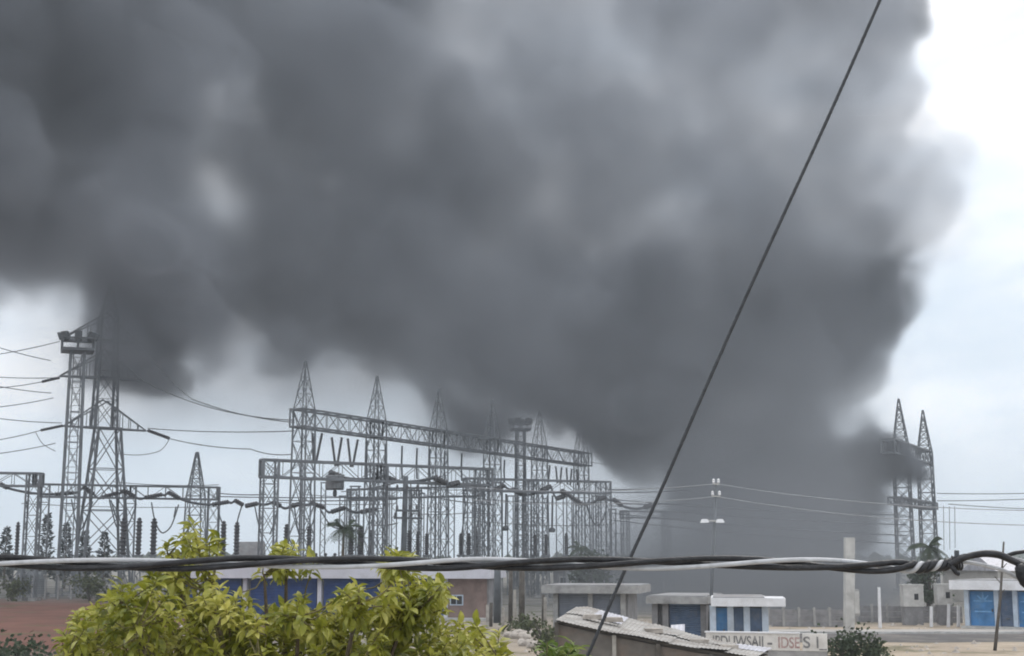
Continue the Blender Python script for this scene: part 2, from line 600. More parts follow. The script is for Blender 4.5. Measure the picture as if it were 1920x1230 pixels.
# far scrub along the skyline
_t = MB()
rt = random.Random(5)
for k in range(2600):
    Y = rt.uniform(420, 900)
    x = rt.uniform(-0.62, 0.62) * Y
    h = rt.uniform(2.0, 7.0) * (0.55 + 0.6 * mnoise.noise(Vector((x * 0.012, Y * 0.01, 3))) + 0.35)
    if h < 1.2:
        continue
    w = h * rt.uniform(0.5, 1.0)
    c = Vector((x, Y, 0))
    pts = []
    for j in range(6):
        a = 2 * PI * j / 6 + rt.random()
        pts.append(c + Vector((math.cos(a) * w * rt.uniform(.6, 1), math.sin(a) * w * .6, h * rt.uniform(0.15, 0.6))))
    top = c + Vector((rt.uniform(-.3, .3) * w, 0, h))
    for j in range(6):
        _t.poly([pts[j], pts[(j + 1) % 6], top])
        _t.poly([pts[(j + 1) % 6], pts[j], c + Vector((0, 0, 0))])
far = _t.build('far_scrub', M['far_green'])
tag(far, 'low belt of far scrub and trees along the horizon', 'scrub', kind='stuff')

_l = MB()
rq = random.Random(77)
for k in range(900):
    Y = rq.uniform(58, 118)
    if 86 < Y < 99.8: continue
    x = rq.uniform(-.28, .36) * Y
    s_ = rq.uniform(.04, .16) * (1 + rq.random())
    p = [Vector((x + s_ * math.cos(a) * rq.uniform(.6, 1.1), Y + s_ * math.sin(a) * rq.uniform(.6, 1.1), 0)) for a in (0, 1.3, 2.5, 3.8, 5.0)]
    tq = Vector((x, Y, s_ * rq.uniform(.4, .9)))
    for i in range(5):
        _l.poly([p[i], p[(i + 1) % 5], tq])
tag(_l.build('gravel_litter', M['stone']), 'scattered small stones and rubble on the bare ground', 'gravel', kind='stuff')


# ------------------------------------------------------------------ smoke plume
def fbm(shape, cell, waves, seed, billow=False):
    """Value noise summed over several wavelengths (metres), trilinear, on a grid of the given cell size."""
    rs = np.random.RandomState(seed)
    out = np.zeros(shape, np.float32)
    tot = 0.0
    for wl, amp in waves:
        n = [max(4, int(math.ceil(s * cell / wl)) + 4) for s in shape]
        g = rs.uniform(-1, 1, n).astype(np.float32)
        for ax in range(3):
            t = np.arange(shape[ax]) * cell / wl + rs.uniform(0, 1)
            i0 = t.astype(int)
            f = (t - i0).astype(np.float32)
            # cubic B-spline: no lattice creases
            w = [((1 - f) ** 3) / 6, (3 * f ** 3 - 6 * f ** 2 + 4) / 6,
                 (-3 * f ** 3 + 3 * f ** 2 + 3 * f + 1) / 6, (f ** 3) / 6]
            sh = [1, 1, 1]
            sh[ax] = -1
            acc = 0
            for k in range(4):
                idx = np.minimum(i0 + k, g.shape[ax] - 1)
                acc = acc + np.take(g, idx, axis=ax) * w[k].reshape(sh).astype(np.float32)
            g = acc
        out += amp * ((np.abs(g) * 5.2 - 1.0) if billow else g * 2.2)
        tot += amp
    return out


# outline of the plume as seen from the balcony, with the distance of its middle
OUT = [(-320, 470), (-40, 530), (50, 560), (105, 600), (150, 640), (185, 700), (240, 725), (310, 735), (390, 700),
       (430, 650), (470, 610), (520, 640), (560, 690), (590, 650), (640, 640), (700, 670), (770, 720),
       (830, 775), (880, 800), (925, 785), (945, 752), (1010, 745), (1090, 752), (1135, 775), (1155, 820),
       (1165, 860), (1190, 895), (1230, 925), (1270, 960), (1310, 985), (1370, 1010), (1450, 1040), (1620, 1045),
       (1668, 1020), (1662, 985), (1656, 950), (1700, 905), (1700, 860), (1662, 825), (1646, 780), (1650, 725),
       (1700, 700), (1712, 665), (1690, 620), (1665, 560), (1650, 510), (1615, 470), (1625, 430), (1700, 470),
       (1770, 440), (1820, 330), (1835, 280), (1775, 230), (1735, 190), (1705, 130), (1700, 60), (1680, 0),
       (1690, -120), (1640, -420), (900, -520), (-320, -450)]


def smoke_depth(px):
    t = np.clip((px - 150) / 700.0, 0, 1)
    d = 196 + (246 - 196) * t
    s = np.clip((px - 1150) / 350.0, 0, 1)
    return d + (228 - 246) * s


# relative density, and with it the painted self-shade, across the plume: (px, py, radius, weight)
DENS = [(100, 300, 330, 2.4), (60, 80, 250, 2.6), (250, 450, 150, 2.0), (500, 550, 230, 1.6), (240, 640, 90, 2.6), (900, 600, 300, 1.45), (1350, 700, 240, 1.0), (1450, 860, 130, 1.25),
        (1500, 980, 90, 4.0), (1580, 980, 80, 4.2), (1400, 960, 60, 3.2),
        (1640, 650, 60, 3.8), (1690, 660, 45, 9.0), (1660, 890, 55, 4.2), (1695, 880, 40, 9.0), (1655, 780, 40, 2.4), (1655, 550, 45, 5.0), (1590, 720, 60, 1.1), (1600, 620, 60, 1.8),
        (700, 300, 300, 1.15), (1000, 350, 200, 0.95), (1000, 60, 170, 0.42), (1070, 40, 90, 0.36),
        (1330, 300, 150, 0.85), (1600, 80, 200, 0.5), (1690, 60, 40, 1.6), (1700, 170, 40, 1.4), (1620, 330, 130, 0.55), (1770, 330, 85, 0.16), (1800, 290, 30, 0.45),
        (1700, 400, 60, 0.25), (1710, 460, 60, 0.15), 
        (120, 600, 50, 0.5), (20, 580, 70, 0.5), 
        (1550, 300, 120, 0.55), (1500, 600, 150, 0.95), (380, 650, 70, 1.6), (1640, 250, 100, 0.6), (1330, 985, 70, 1.8), (1160, 830, 60, 2.2), (900, 770, 60, 1.8),
        (600, 130, 150, 1.2), (1450, 60, 100, 0.55), (1300, 950, 60, 2.2)]


# thin pockets where the light comes through: (px, py, radius, share of the smoke left)
POCKETS = [(416, 400, 34, 0.5), (398, 372, 48, 0.55), (370, 325, 45, 0.55), (395, 195, 40, 0.65), (388, 120, 35, 0.7), (730, 258, 50, 0.72), (770, 250, 40, 0.7), (1045, 345, 36, 0.72),
           (1255, 170, 85, 0.62), (1180, 110, 80, 0.7), (1080, 30, 85, 0.64), (1290, 60, 60, 0.8), (460, 645, 42, 0.4), (640, 690, 48, 0.5), (618, 345, 20, 0.7), (890, 30, 60, 0.75), (1480, 110, 70, 0.7)]


def weight_at(px, py):
    num = den = 1e-9
    for (x, y, r, w) in DENS:
        g = math.exp(-0.5 * ((px - x) ** 2 + (py - y) ** 2) / (r * 0.75) ** 2) / r ** 0.7
        num += g * math.log(w)
        den += g
    return math.exp(num / den)


def build_smoke(cell=1.0):
    rs = random.Random(11)
    poly = OUT
    edges = [(poly[i], poly[(i + 1) % len(poly)]) for i in range(len(poly))]

    def inside(x, y):
        c = False
        for (x1, y1), (x2, y2) in edges:
            if (y1 > y) != (y2 > y) and x < (x2 - x1) * (y - y1) / (y2 - y1) + x1:
                c = not c
        return c

    def dist(x, y):
        best = 1e9
        for (x1, y1), (x2, y2) in edges:
            dx, dy = x2 - x1, y2 - y1
            t = max(0, min(1, ((x - x1) * dx + (y - y1) * dy) / (dx * dx + dy * dy)))
            best = min(best, math.hypot(x - x1 - t * dx, y - y1 - t * dy))
        return best

    balls = []
    tries = 0
    while len(balls) < 430 and tries < 20000:
        tries += 1
        x, y = rs.uniform(-300, 1850), rs.uniform(-500, 1050)
        if not inside(x, y):
            continue
        d = dist(x, y)
        lim = rs.choice((60, 100, 150, 200))
        r = min(d * 0.98, lim)
        if r < 16:
            continue
        Y0 = float(smoke_depth(np.float64(x)))
        rw = r * Y0 / FPX
        half = 24.0 if y < 800 else 16.0
        Y = Y0 + rs.uniform(-1, 1) * max(0.0, half - rw * 0.7)
        p = at(x, y, Y)
        balls.append((p.x, p.y, p.z, r * Y / FPX, weight_at(x, y)))
    # the ragged pale puffs at the right edge
    for (x, y, r) in ((1690, 400, 55), (1735, 330, 62), (1790, 290, 40), (1715, 220, 52), (1650, 430, 45), (1760, 385, 48), (1680, 300, 70), (1640, 380, 50), (1815, 320, 22), (1745, 250, 30)):
        Yd = float(smoke_depth(np.float64(x)))
        p = at(x, y, Yd + rs.uniform(-8, 8))
        balls.append((p.x, p.y, p.z, r * Yd / FPX, 1.0))
    # the dark belly that hangs in front of the pylon's head
    for (x, y, r) in ((215, 610, 85), (265, 650, 75), (330, 675, 60), (165, 585, 55), (320, 600, 100), (380, 660, 45), (195, 660, 40), (110, 555, 45), (235, 690, 36)):
        Yd = float(smoke_depth(np.float64(x)))
        for k in range(2):
            p = at(x, y, Yd - 8 + rs.uniform(-8, 8))
            balls.append((p.x, p.y, p.z, r * Yd / FPX, 1.0))
    # the foot of the column, down to the burning yard
    for (x, y, r) in ((1648, 645, 60), (1664, 652, 48), (1625, 600, 50), (1480, 930, 75), (1560, 960, 80), (1610, 940, 58), (1622, 990, 40), (1560, 1020, 50), (1460, 985, 55), (1400, 965, 50), (1665, 880, 48), (1345, 965, 36),
                      (1500, 1035, 36), (1610, 1030, 36), (1420, 1010, 30), (1625, 840, 48), (1590, 780, 55)):
        Yd = float(smoke_depth(np.float64(x)))
        for k in range(2):
            p = at(x, y, Yd + rs.uniform(-9, 6))
            balls.append((p.x, p.y, p.z, r * Yd / FPX, 1.0))
    # billows along the rim
    for (a, b) in edges:
        ln = math.hypot(b[0] - a[0], b[1] - a[1])
        if min(a[1], b[1]) < -60 or max(a[0], b[0]) < -60:
            continue
        for k in range(max(1, int(ln / 14))):
            t = rs.random()
            x, y = a[0] + (b[0] - a[0]) * t, a[1] + (b[1] - a[1]) * t
            r = rs.uniform(9, 24)
            nx, ny = -(b[1] - a[1]) / ln, (b[0] - a[0]) / ln
            s = r * 0.8
            if not inside(x + nx * 4, y + ny * 4):
                s = -s
            x, y = x + nx * s, y + ny * s
            Y = float(smoke_depth(np.float64(x))) + rs.uniform(-14, 14)
            p = at(x, y, Y)
            balls.append((p.x, p.y, p.z, r * Y / FPX, weight_at(x, y)))

    B = np.array(balls, np.float32)
    lo = np.array([B[:, 0].min() - 2, (B[:, 1] - B[:, 3]).min() - 3, 0.6], np.float32)
    lo[0] = max(lo[0], -122)
    hi = np.array([(B[:, 0] + B[:, 3]).max() + 5, (B[:, 1] + B[:, 3]).max() + 3, min((B[:, 2] + B[:, 3]).max() + 2, 150)], np.float32)
    n = np.maximum(2, np.ceil((hi - lo) / cell).astype(int) + 1)
    hi = lo + (n - 1) * cell
    ax = [lo[i] + np.arange(n[i], dtype=np.float32) * cell for i in range(3)]
    acc = np.zeros(n, np.float32)
    K = 0.75
    pad = 17.0
    for (x, y, z, r, w) in B:
        sl = []
        for c, i in ((x, 0), (y, 1), (z, 2)):
            a0 = max(0, int((c - r - pad - lo[i]) / cell))
            a1 = min(n[i], int((c + r + pad - lo[i]) / cell) + 2)
            sl.append(slice(a0, max(a0, a1)))
        gx_, gy_, gz_ = ax[0][sl[0]], ax[1][sl[1]], ax[2][sl[2]]
        if not (len(gx_) and len(gy_) and len(gz_)):
            continue
        d = np.sqrt((gx_[:, None, None] - x) ** 2 + (gy_[None, :, None] - y) ** 2 + (gz_[None, None, :] - z) ** 2) - r
        e_ = np.exp(-K * np.clip(d, -14, 20))
        acc[tuple(sl)] += e_
    sdf = -np.log(np.maximum(acc, 2e-6)) / K
    # how dense each part of the plume is: broad lobes in x and z, constant through its depth
    num = np.zeros((n[0], n[2]), np.float32)
    den = np.full((n[0], n[2]), 1e-9, np.float32)
    for (px, py, r, w) in DENS:
        Yd = float(smoke_depth(np.float64(px)))
        p = at(px, py, Yd)
        rw = r * Yd / FPX * 0.75
        g = np.exp(-0.5 * ((ax[0][:, None] - p.x) ** 2 + (ax[2][None, :] - p.z) ** 2) / rw ** 2) / r ** 0.7
        num += g * math.log(w)
        den += g
    wgt = np.exp(num / den)[:, None, :]
    nz = fbm(tuple(n), cell, [(30, 0.8), (14, 0.6)], 3)
    nb = fbm(tuple(n), cell, [(17, 1.0), (8.5, 0.62), (4.4, 0.36), (2.4, 0.18)], 5, True)
    nd = fbm(tuple(n), cell, [(34, 1.0), (15, 0.6), (7, 0.35)], 9)
    nf = fbm(tuple(n), cell, [(15, 0.8), (8, 0.75), (4.2, 0.55), (2.2, 0.4)], 13)
    body = -sdf + nz * 3.4 + nb * 2.9 + nf * 0.7 + 0.5
    dens = np.clip((body + 0.2) / 1.3, 0, 1)
    dens *= wgt * np.exp(0.32 * nd + (0.46 + 0.9 * np.clip((0.5 - wgt) / 0.4, 0, 1)) * nf + 0.30 * nb)
    for (px, py, r, w) in POCKETS:
        Yd = float(smoke_depth(np.float64(px)))
        c = at(px, py, Yd)
        ex = (c - Vector((0, 0, EYE))).normalized()
        rw = r * Yd / FPX
        a0, a1 = int((c.x - 4 * rw - 12 - lo[0]) / cell), int((c.x + 4 * rw + 12 - lo[0]) / cell)
        b0, b1 = int((c.z - 4 * rw - 16 - lo[2]) / cell), int((c.z + 4 * rw + 16 - lo[2]) / cell)
        sa, sb = slice(max(a0, 0), max(a1, 0)), slice(max(b0, 0), max(b1, 0))
        dx = (ax[0][sa] - c.x)[:, None, None]
        dy = (ax[1] - c.y)[None, :, None]
        dz = (ax[2][sb] - c.z)[None, None, :]
        al = dx * ex.x + dy * ex.y + dz * ex.z
        d2 = np.maximum(dx * dx + dy * dy + dz * dz - al * al, 0)
        d2 = d2 * (1 + 0.55 * nf[sa, :, sb] + 0.3 * nd[sa, :, sb]).clip(0.2, 3)
        dens[sa, :, sb] *= 1 - (1 - w) * np.exp(-0.5 * d2 / rw ** 2)
    # the left and middle of the plume trail a thin veil below their dark edge
    veil = np.exp(-np.maximum(-body, 0) / 6.5) * 0.34 * np.clip(0.6 + 1.2 * nd + 0.8 * nf, 0, 2.8)
    veil *= np.clip((26 - ax[0]) / 14, 0, 1)[:, None, None] * np.clip((ax[2] - 14) / 14, 0, 1)[None, None, :]
    dens = np.maximum(dens, veil)
    for i in range(3):                                           # fade out at the sides of the grid
        t = np.arange(n[i])
        f = np.clip(np.minimum(t, n[i] - 1 - t) / 3.0, 0, 1)
        if i == 2:
            f = np.clip((n[i] - 1 - t) / 3.0, 0, 1)
        sh = [1, 1, 1]
        sh[i] = -1
        dens *= f.reshape(sh).astype(np.float32)
    dens[dens < 0.004] = 0
    return dens.astype(np.float32), lo, hi, n


def volume_object(name, dens, lo, hi, n, mat):
    flat = np.ascontiguousarray(dens.transpose(2, 1, 0)).ravel()          # x fastest
    me = bpy.data.meshes.new(name)
    me.vertices.add(len(flat))
    at_ = me.attributes.new('soot', 'FLOAT', 'POINT')  # smoke density per voxel; it also drives the shade painted into the colour
    at_.data.foreach_set('value', flat)
    ob = bpy.data.objects.new(name, me)
    COL.objects.link(ob)
    ng = bpy.data.node_groups.new(name + '_nodes', 'GeometryNodeTree')
    ng.interface.new_socket('Geometry', in_out='INPUT', socket_type='NodeSocketGeometry')
    ng.interface.new_socket('Geometry', in_out='OUTPUT', socket_type='NodeSocketGeometry')
    N = ng.nodes.new
    gi, go = N('NodeGroupInput'), N('NodeGroupOutput')
    vc = N('GeometryNodeVolumeCube')
    vc.inputs['Min'].default_value = [float(v) for v in lo]
    vc.inputs['Max'].default_value = [float(v) for v in hi]
    for k, i in (('Resolution X', 0), ('Resolution Y', 1), ('Resolution Z', 2)):
        vc.inputs[k].default_value = int(n[i])
    pos = N('GeometryNodeInputPosition')
    sub = N('ShaderNodeVectorMath'); sub.operation = 'SUBTRACT'
    sub.inputs[1].default_value = [float(v) for v in lo]
    mul = N('ShaderNodeVectorMath'); mul.operation = 'MULTIPLY'
    mul.inputs[1].default_value = [float((n[i] - 1) / (hi[i] - lo[i])) for i in range(3)]
    ad = N('ShaderNodeVectorMath'); ad.operation = 'ADD'
    ad.inputs[1].default_value = (0.5, 0.5, 0.5)
    fl = N('ShaderNodeVectorMath'); fl.operation = 'FLOOR'
    dt = N('ShaderNodeVectorMath'); dt.operation = 'DOT_PRODUCT'
    dt.inputs[1].default_value = (1.0, float(n[0]), float(n[0] * n[1]))
    si = N('GeometryNodeSampleIndex'); si.data_type = 'FLOAT'; si.domain = 'POINT'
    na = N('GeometryNodeInputNamedAttribute'); na.data_type = 'FLOAT'
    na.inputs['Name'].default_value = 'soot'
    sm = N('GeometryNodeSetMaterial')
    sm.inputs['Material'].default_value = mat
    l = ng.links.new
    l(pos.outputs[0], sub.inputs[0]); l(sub.outputs[0], mul.inputs[0]); l(mul.outputs[0], ad.inputs[0])
    l(ad.outputs[0], fl.inputs[0]); l(fl.outputs[0], dt.inputs[0]); l(dt.outputs['Value'], si.inputs['Index'])
    l(gi.outputs[0], si.inputs['Geometry']); l(na.outputs[0], si.inputs['Value'])
    l(si.outputs[0], vc.inputs['Density'])
    l(vc.outputs[0], sm.inputs['Geometry']); l(sm.outputs[0], go.inputs[0])
    md = ob.modifiers.new('volume', 'NODES')
    md.node_group = ng
    me.materials.append(mat)
    return ob


SIGMA = 0.09        # extinction per metre at full density
LOW_SIGMA = 0.10


def smoke_material(name, sigma, col):
    m = bpy.data.materials.new(name)
    m.use_nodes = True
    t = m.node_tree
    t.nodes.clear()
    o = t.nodes.new('ShaderNodeOutputMaterial')
    pv = t.nodes.new('ShaderNodeVolumePrincipled')
    at_ = t.nodes.new('ShaderNodeAttribute')
    at_.attribute_name = 'density'
    mu = t.nodes.new('ShaderNodeMath'); mu.operation = 'MULTIPLY'
    mu.inputs[1].default_value = sigma
    pv.inputs['Density Attribute'].default_value = ''
    # self-shade painted into the colour: the thickest, sootiest smoke darkest, thinned smoke paler
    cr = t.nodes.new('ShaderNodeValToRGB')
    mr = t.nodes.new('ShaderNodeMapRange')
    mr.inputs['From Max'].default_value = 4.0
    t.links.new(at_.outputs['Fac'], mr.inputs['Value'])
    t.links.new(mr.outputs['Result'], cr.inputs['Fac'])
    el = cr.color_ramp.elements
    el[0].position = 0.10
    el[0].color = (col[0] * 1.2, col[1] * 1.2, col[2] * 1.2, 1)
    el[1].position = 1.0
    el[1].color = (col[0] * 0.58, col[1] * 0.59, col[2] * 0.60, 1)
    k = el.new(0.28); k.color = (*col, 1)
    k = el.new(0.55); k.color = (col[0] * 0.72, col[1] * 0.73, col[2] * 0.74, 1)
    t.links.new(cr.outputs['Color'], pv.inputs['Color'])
    pv.inputs['Anisotropy'].default_value = 0.0
    t.links.new(at_.outputs['Fac'], mu.inputs[0])
    t.links.new(mu.outputs[0], pv.inputs['Density'])
    t.links.new(pv.outputs[0], o.inputs['Volume'])
    return m


_d, _lo, _hi, _n = build_smoke(0.9)
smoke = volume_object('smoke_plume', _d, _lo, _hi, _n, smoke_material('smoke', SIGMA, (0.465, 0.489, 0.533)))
smoke['label'] = 'dense dark grey smoke rolling up from the fire and drifting left over the pylons'
smoke['category'] = 'smoke'
smoke['kind'] = 'stuff'


# ------------------------------------------------------------------ lattice steelwork
def ring(c, w, z, yaw):
    h = w / 2
    out = []
    for sx, sy in ((-1, -1), (1, -1), (1, 1), (-1, 1)):
        x, y = sx * h, sy * h
        out.append(Vector((c[0] + x * math.cos(yaw) - y * math.sin(yaw), c[1] + x * math.sin(yaw) + y * math.cos(yaw), z)))
    return out


def lattice(legs, braces, c, prof, yaw=0.0, leg=0.22, br=0.11, step=1.0):
    """Four-legged lattice: prof = [(z, width)] from the bottom up; bracing bays about `step` widths high."""
    for (z0, w0), (z1, w1) in zip(prof, prof[1:]):
        r0, r1 = ring(c, w0, z0, yaw), ring(c, w1, z1, yaw)
        for a, b in zip(r0, r1):
            legs.bar(a, b, leg)
        n = max(1, int(round((z1 - z0) / (step * max(0.8, (w0 + w1) / 2)))))
        for k in range(n):
            t0, t1 = k / n, (k + 1) / n
            A = [p.lerp(q, t0) for p, q in zip(r0, r1)]
            B = [p.lerp(q, t1) for p, q in zip(r0, r1)]
            for i in range(4):
                j = (i + 1) % 4
                braces.bar(A[i], B[j], br)
                braces.bar(A[j], B[i], br)
                braces.bar(B[i], B[j], br)


def truss(ch, br, a, b, w, d, chord=0.2, diag=0.11, panel=1.9):
    """Box girder from a to b (points on the centre of its top), width w, depth d."""
    a, b = Vector(a), Vector(b)
    dr = (b - a)
    n = max(2, int(round(dr.length / panel)))
    s = Vector((0, 0, 1)).cross(dr.normalized()).normalized() * (w / 2)
    dn = Vector((0, 0, -d))
    for off in (s, -s):
        ch.bar(a + off, b + off, chord)
        ch.bar(a + off + dn, b + off + dn, chord)
        for q in (a, b):
            ch.bar(q + off, q + off + dn, chord * .9)
    for q in (a, b):
        ch.bar(q + s, q - s, chord * .85)
        ch.bar(q + s + dn, q - s + dn, chord * .85)
    for k in range(n):
        p, q = a.lerp(b, k / n), a.lerp(b, (k + 1) / n)
        for off in (s, -s):
            if k % 2 == 0:
                br.bar(p + off, q + off + dn, diag)
            else:
                br.bar(p + off + dn, q + off, diag)
            br.bar(p + off, p + off + dn, diag)
        br.bar(p + s, q - s, diag)
        br.bar(p + s + dn, q - s + dn, diag)
    for off in (s, -s):
        br.bar(b + off, b + off + dn, diag)


def foot(parent, c, w):
    for p in ring(c, w, 0, 0):
        m = MB()
        m.box(p.x - .4, p.x + .4, p.y - .4, p.y + .4, 0.0, 0.35)
        m.build('footing', M['concrete'], parent)


def column_part(root, c, prof, yaw=0, leg=.22, br=.11, name='column', footing=True, step=1.0):
    a, b = MB(), MB()
    lattice(a, b, c, prof, yaw, leg, br, step)
    col = a.build(name, M['steel'], root)
    tag(b.build('bracing', M['steel'], col), kind='stuff')
    if footing:
        foot(col, c, prof[0][1])
    return col


def beam_part(root, a, b, w, d, panel=1.9, chord=.2, diag=.11):
    p, q = MB(), MB()
    truss(p, q, a, b, w, d, chord, diag, panel)
    bm = p.build('beam', M['steel'], root)
    tag(q.build('bracing', M['steel'], bm), kind='stuff')
    return bm


# ---- long gantry that runs away from the camera, six columns with peaks
G1Y = [170, 184.2, 198.4, 212.6, 226.8, 241]


def g1(Y, z):
    return Vector((-24.9 + (Y - 170) * 0.5155, Y, z))


g1yaw = math.atan2(1.0, 0.5155) - PI / 2
gan = thing('lattice_gantry', 'tall long steel gantry with pointed lightning peaks running away to the right', 'gantry', g1(170, 0))
for i, Y in enumerate(G1Y):
    c = g1(Y, 0)
    column_part(gan, c, [(0, 2.3), (22.4, 1.85)], g1yaw, .2, .07, step=1.8)
    column_part(gan, c, [(22.4, 1.85), (28.4, 0.12)], g1yaw, .13, .045, name='lightning_peak', footing=False, step=2.4)
for a, b in zip([168.6] + G1Y[1:-1], G1Y[1:-1] + [243.0]):
    beam_part(gan, g1(a, 22.45), g1(b, 22.45), 1.9, 2.1, 2.4, .22, .08)

# ---- front bus gantry
def bus_gantry(label, p0, p1, depth, cols, w=1.3, colw=1.5, ext=0.0):
    """p0, p1: the two ends of the top of the beam; cols: positions along it (0-1)."""
    p0, p1 = Vector(p0), Vector(p1)
    base = p0.lerp(p1, cols[0])
    t = thing('bus_gantry', label, 'gantry', (base.x, base.y, 0), 'bus gantries of the substation yard')
    yaw = math.atan2(p1.y - p0.y, p1.x - p0.x)
    for s in cols:
        q = p0.lerp(p1, s)
        column_part(t, (q.x, q.y), [(0, colw), (q.z + 0.05, colw)], yaw, .17, .06, step=1.7)
    ss = sorted(set([0.0] + [c for c in cols if 0.08 < c < 0.92] + [1.0]))
    for a, b in zip(ss, ss[1:]):
        beam_part(t, p0.lerp(p1, a), p0.lerp(p1, b), w, depth, 2.2, .23, .07)
    return t


bus_gantry('front bus gantry left of the thick dark pole, its beam under the V strings', at(490, 862, 146), at(918, 880, 156), 1.75, [0.035, 0.5, 0.975])
bus_gantry('bus gantry to the right of the thick dark pole, ending beside the smoke', at(872, 897, 180), at(1140, 904, 188), 1.5, [0.04, 0.45, 0.965])
bus_gantry('low bus gantry behind the tall lattice pylon, its beam carrying drooping strings', at(76, 908, 195), at(408, 914, 202), 1.7, [0.02, 0.5, 0.98])
bus_gantry('cut off bus gantry at the left edge of the picture left of the floodlight mast', at(-70, 886, 168), at(80, 888, 169), 1.5, [0.1, 0.9])
bus_gantry('low rear bus gantry seen through the legs of the long gantry', at(655, 918, 214), at(905, 912, 210), 1.4, [0.03, 0.5, 0.97])
bus_gantry('small far bus gantry right of the long gantry, half lost in thin smoke', at(1165, 958, 262), at(1330, 962, 268), 1.2, [0.04, 0.5, 0.96], colw=1.2)

# ---- pair of peaked columns right of the smoke
c1, c2 = at(1697, 1030, 219), at(1742, 1030, 236)
gr = thing('peaked_gantry', 'tall steel gantry with two pointed peaks standing right of the smoke column', 'gantry', (c2.x, c2.y, 0))
ry = math.atan2(c2.y - c1.y, c2.x - c1.x)
for c in (c1, c2):
    column_part(gr, (c.x, c.y), [(0, 2.5), (22.2, 2.1)], ry + .35, .22, .1, step=1.0)
    column_part(gr, (c.x, c.y), [(22.2, 2.1), (29.2, 0.15)], ry + .35, .16, .085, name='lightning_peak', footing=False, step=1.1)
dr = Vector((c2.x - c1.x, c2.y - c1.y, 0)).normalized()
for z, e0, e1 in ((22.3, 9.0, 1.2), (13.9, 6.0, 3.6)):
    a = Vector((c1.x, c1.y, z)) - dr * e0
    b = Vector((c2.x, c2.y, z)) + dr * e1
    beam_part(gr, a, b, 2.0, 2.0 if z > 15 else 1.0, 2.0, .24, .11)

# ---- tall lattice pylon at the left
PY = 200.0
pc = at(191, 1040, PY)
pyl = thing('lattice_pylon', 'tall lattice transmission pylon with wide splayed legs, its top lost in the smoke', 'pylon', (pc.x, pc.y, 0))
pyaw = RAD(28)
ptop = at(181, 803, PY)
column_part(pyl, (pc.x, pc.y), [(0, 6.8), (zat(803, PY), 3.0)], pyaw, .32, .12, name='splayed_body', step=1.15)
column_part(pyl, (pc.x - 0.5, pc.y), [(zat(803, PY), 3.0), (39, 2.2)], pyaw, .3, .09, name='upper_body', footing=False, step=1.4)
column_part(pyl, (pc.x - 0.5, pc.y), [(39, 2.2), (43.5, 0.2)], pyaw, .18, .1, name='pylon_peak', footing=False)
ARMS = []
for py_, lx, rx in ((803, 119, 274), (709, 112, 268), (640, 112, 262)):
    z = zat(py_, PY)
    a_l, a_r = at(lx, py_ - 4, PY), at(rx, py_ + 5, PY)
    bx = pc.x - 0.5
    m, n_ = MB(), MB()
    for dy in (-1.0, 1.0):
        for tip in (a_l, a_r):
            m.bar(Vector((bx, pc.y + dy * 1.3, z)), tip, .26)
            m.bar(Vector((bx, pc.y + dy * 1.2, z + 3.9)), tip, .17)
            for k in range(1, 5):
                t = k / 5
                n_.bar(Vector((bx, pc.y + dy * 1.3, z)).lerp(tip, t), Vector((bx, pc.y + dy * 1.2, z + 3.9)).lerp(tip, t), .1)
                n_.bar(Vector((bx, pc.y + dy * 1.3, z)).lerp(tip, t), Vector((bx, pc.y - dy * 1.3, z)).lerp(tip, min(1, t + .2)), .1)
    arm = m.build('cross_arm', M['steel'], pyl)
    tag(n_.build('bracing', M['steel'], arm), kind='stuff')
    ARMS.append((a_l, a_r))

# ---- floodlight masts
def floodlight(mb, p, yaw, s=1.0):
    d = Vector((math.cos(yaw), math.sin(yaw), -0.35)).normalized()
    c = Vector(p)
    mb.bar(c - d * .15 * s, c + d * .35 * s, .5 * s, .75 * s)


def flood_mast(label, c, ztop, w0, w1, zplat, platw, yaw, lights):
    t = thing('floodlight_mast', label, 'mast', (c.x, c.y, 0), 'floodlight masts')
    col = column_part(t, (c.x, c.y), [(0, w0), (zplat, w1)], yaw, .26, .07, step=1.9)
    lad = MB()
    e_ = ring(c, (w0 + w1) / 2 * .5, 0, yaw)
    for q in e_[:2]:
        lad.bar((q.x, q.y, 0.3), (q.x, q.y, zplat), .1)
    for k in range(int(zplat / .8)):
        lad.bar((e_[0].x, e_[0].y, .6 + k * .8), (e_[1].x, e_[1].y, .6 + k * .8), .07)
    lad.build('ladder', M['steel'], t)
    pf = MB()
    pf.hexa([*ring(c, platw, zplat, yaw), *ring(c, platw, zplat + .35, yaw)])
    plat = pf.build('platform', M['steel_dark'], t)
    rl = MB()
    r0, r1 = ring(c, platw * .98, zplat + .3, yaw), ring(c, platw * .98, ztop - .5, yaw)
    for i in range(4):
        rl.bar(r0[i], r1[i], .14)
        rl.bar(r1[i], r1[(i + 1) % 4], .22)
        mid0, mid1 = r0[i].lerp(r0[(i + 1) % 4], .5), r1[i].lerp(r1[(i + 1) % 4], .5)
        rl.bar(mid0, mid1, .1)
    rl.bar((c.x, c.y, zplat), (c.x, c.y, ztop + .6), .2)
    rl.build('railing', M['steel_dark'], plat)
    for k in range(lights):
        a = 2 * PI * k / lights + .3
        r_ = platw * .52
        m = MB()
        floodlight(m, (c.x + math.cos(a) * r_, c.y + math.sin(a) * r_, ztop), a, 1.25)
        m.build('floodlight', M['steel_dark'], t)
    return t


mc = at(127, 1040, 186)
flood_mast('tall narrow floodlight mast with a square platform, left of the lattice pylon', mc, zat(630, 186), 2.3, 1.7, zat(660, 186), 4.1, .35, 8)
mc = at(976, 1040, 234)
flood_mast('far floodlight mast with six lamps above its platform, behind the long gantry', mc, zat(789, 234), 1.7, 1.3, zat(808, 234), 3.0, .2, 6)

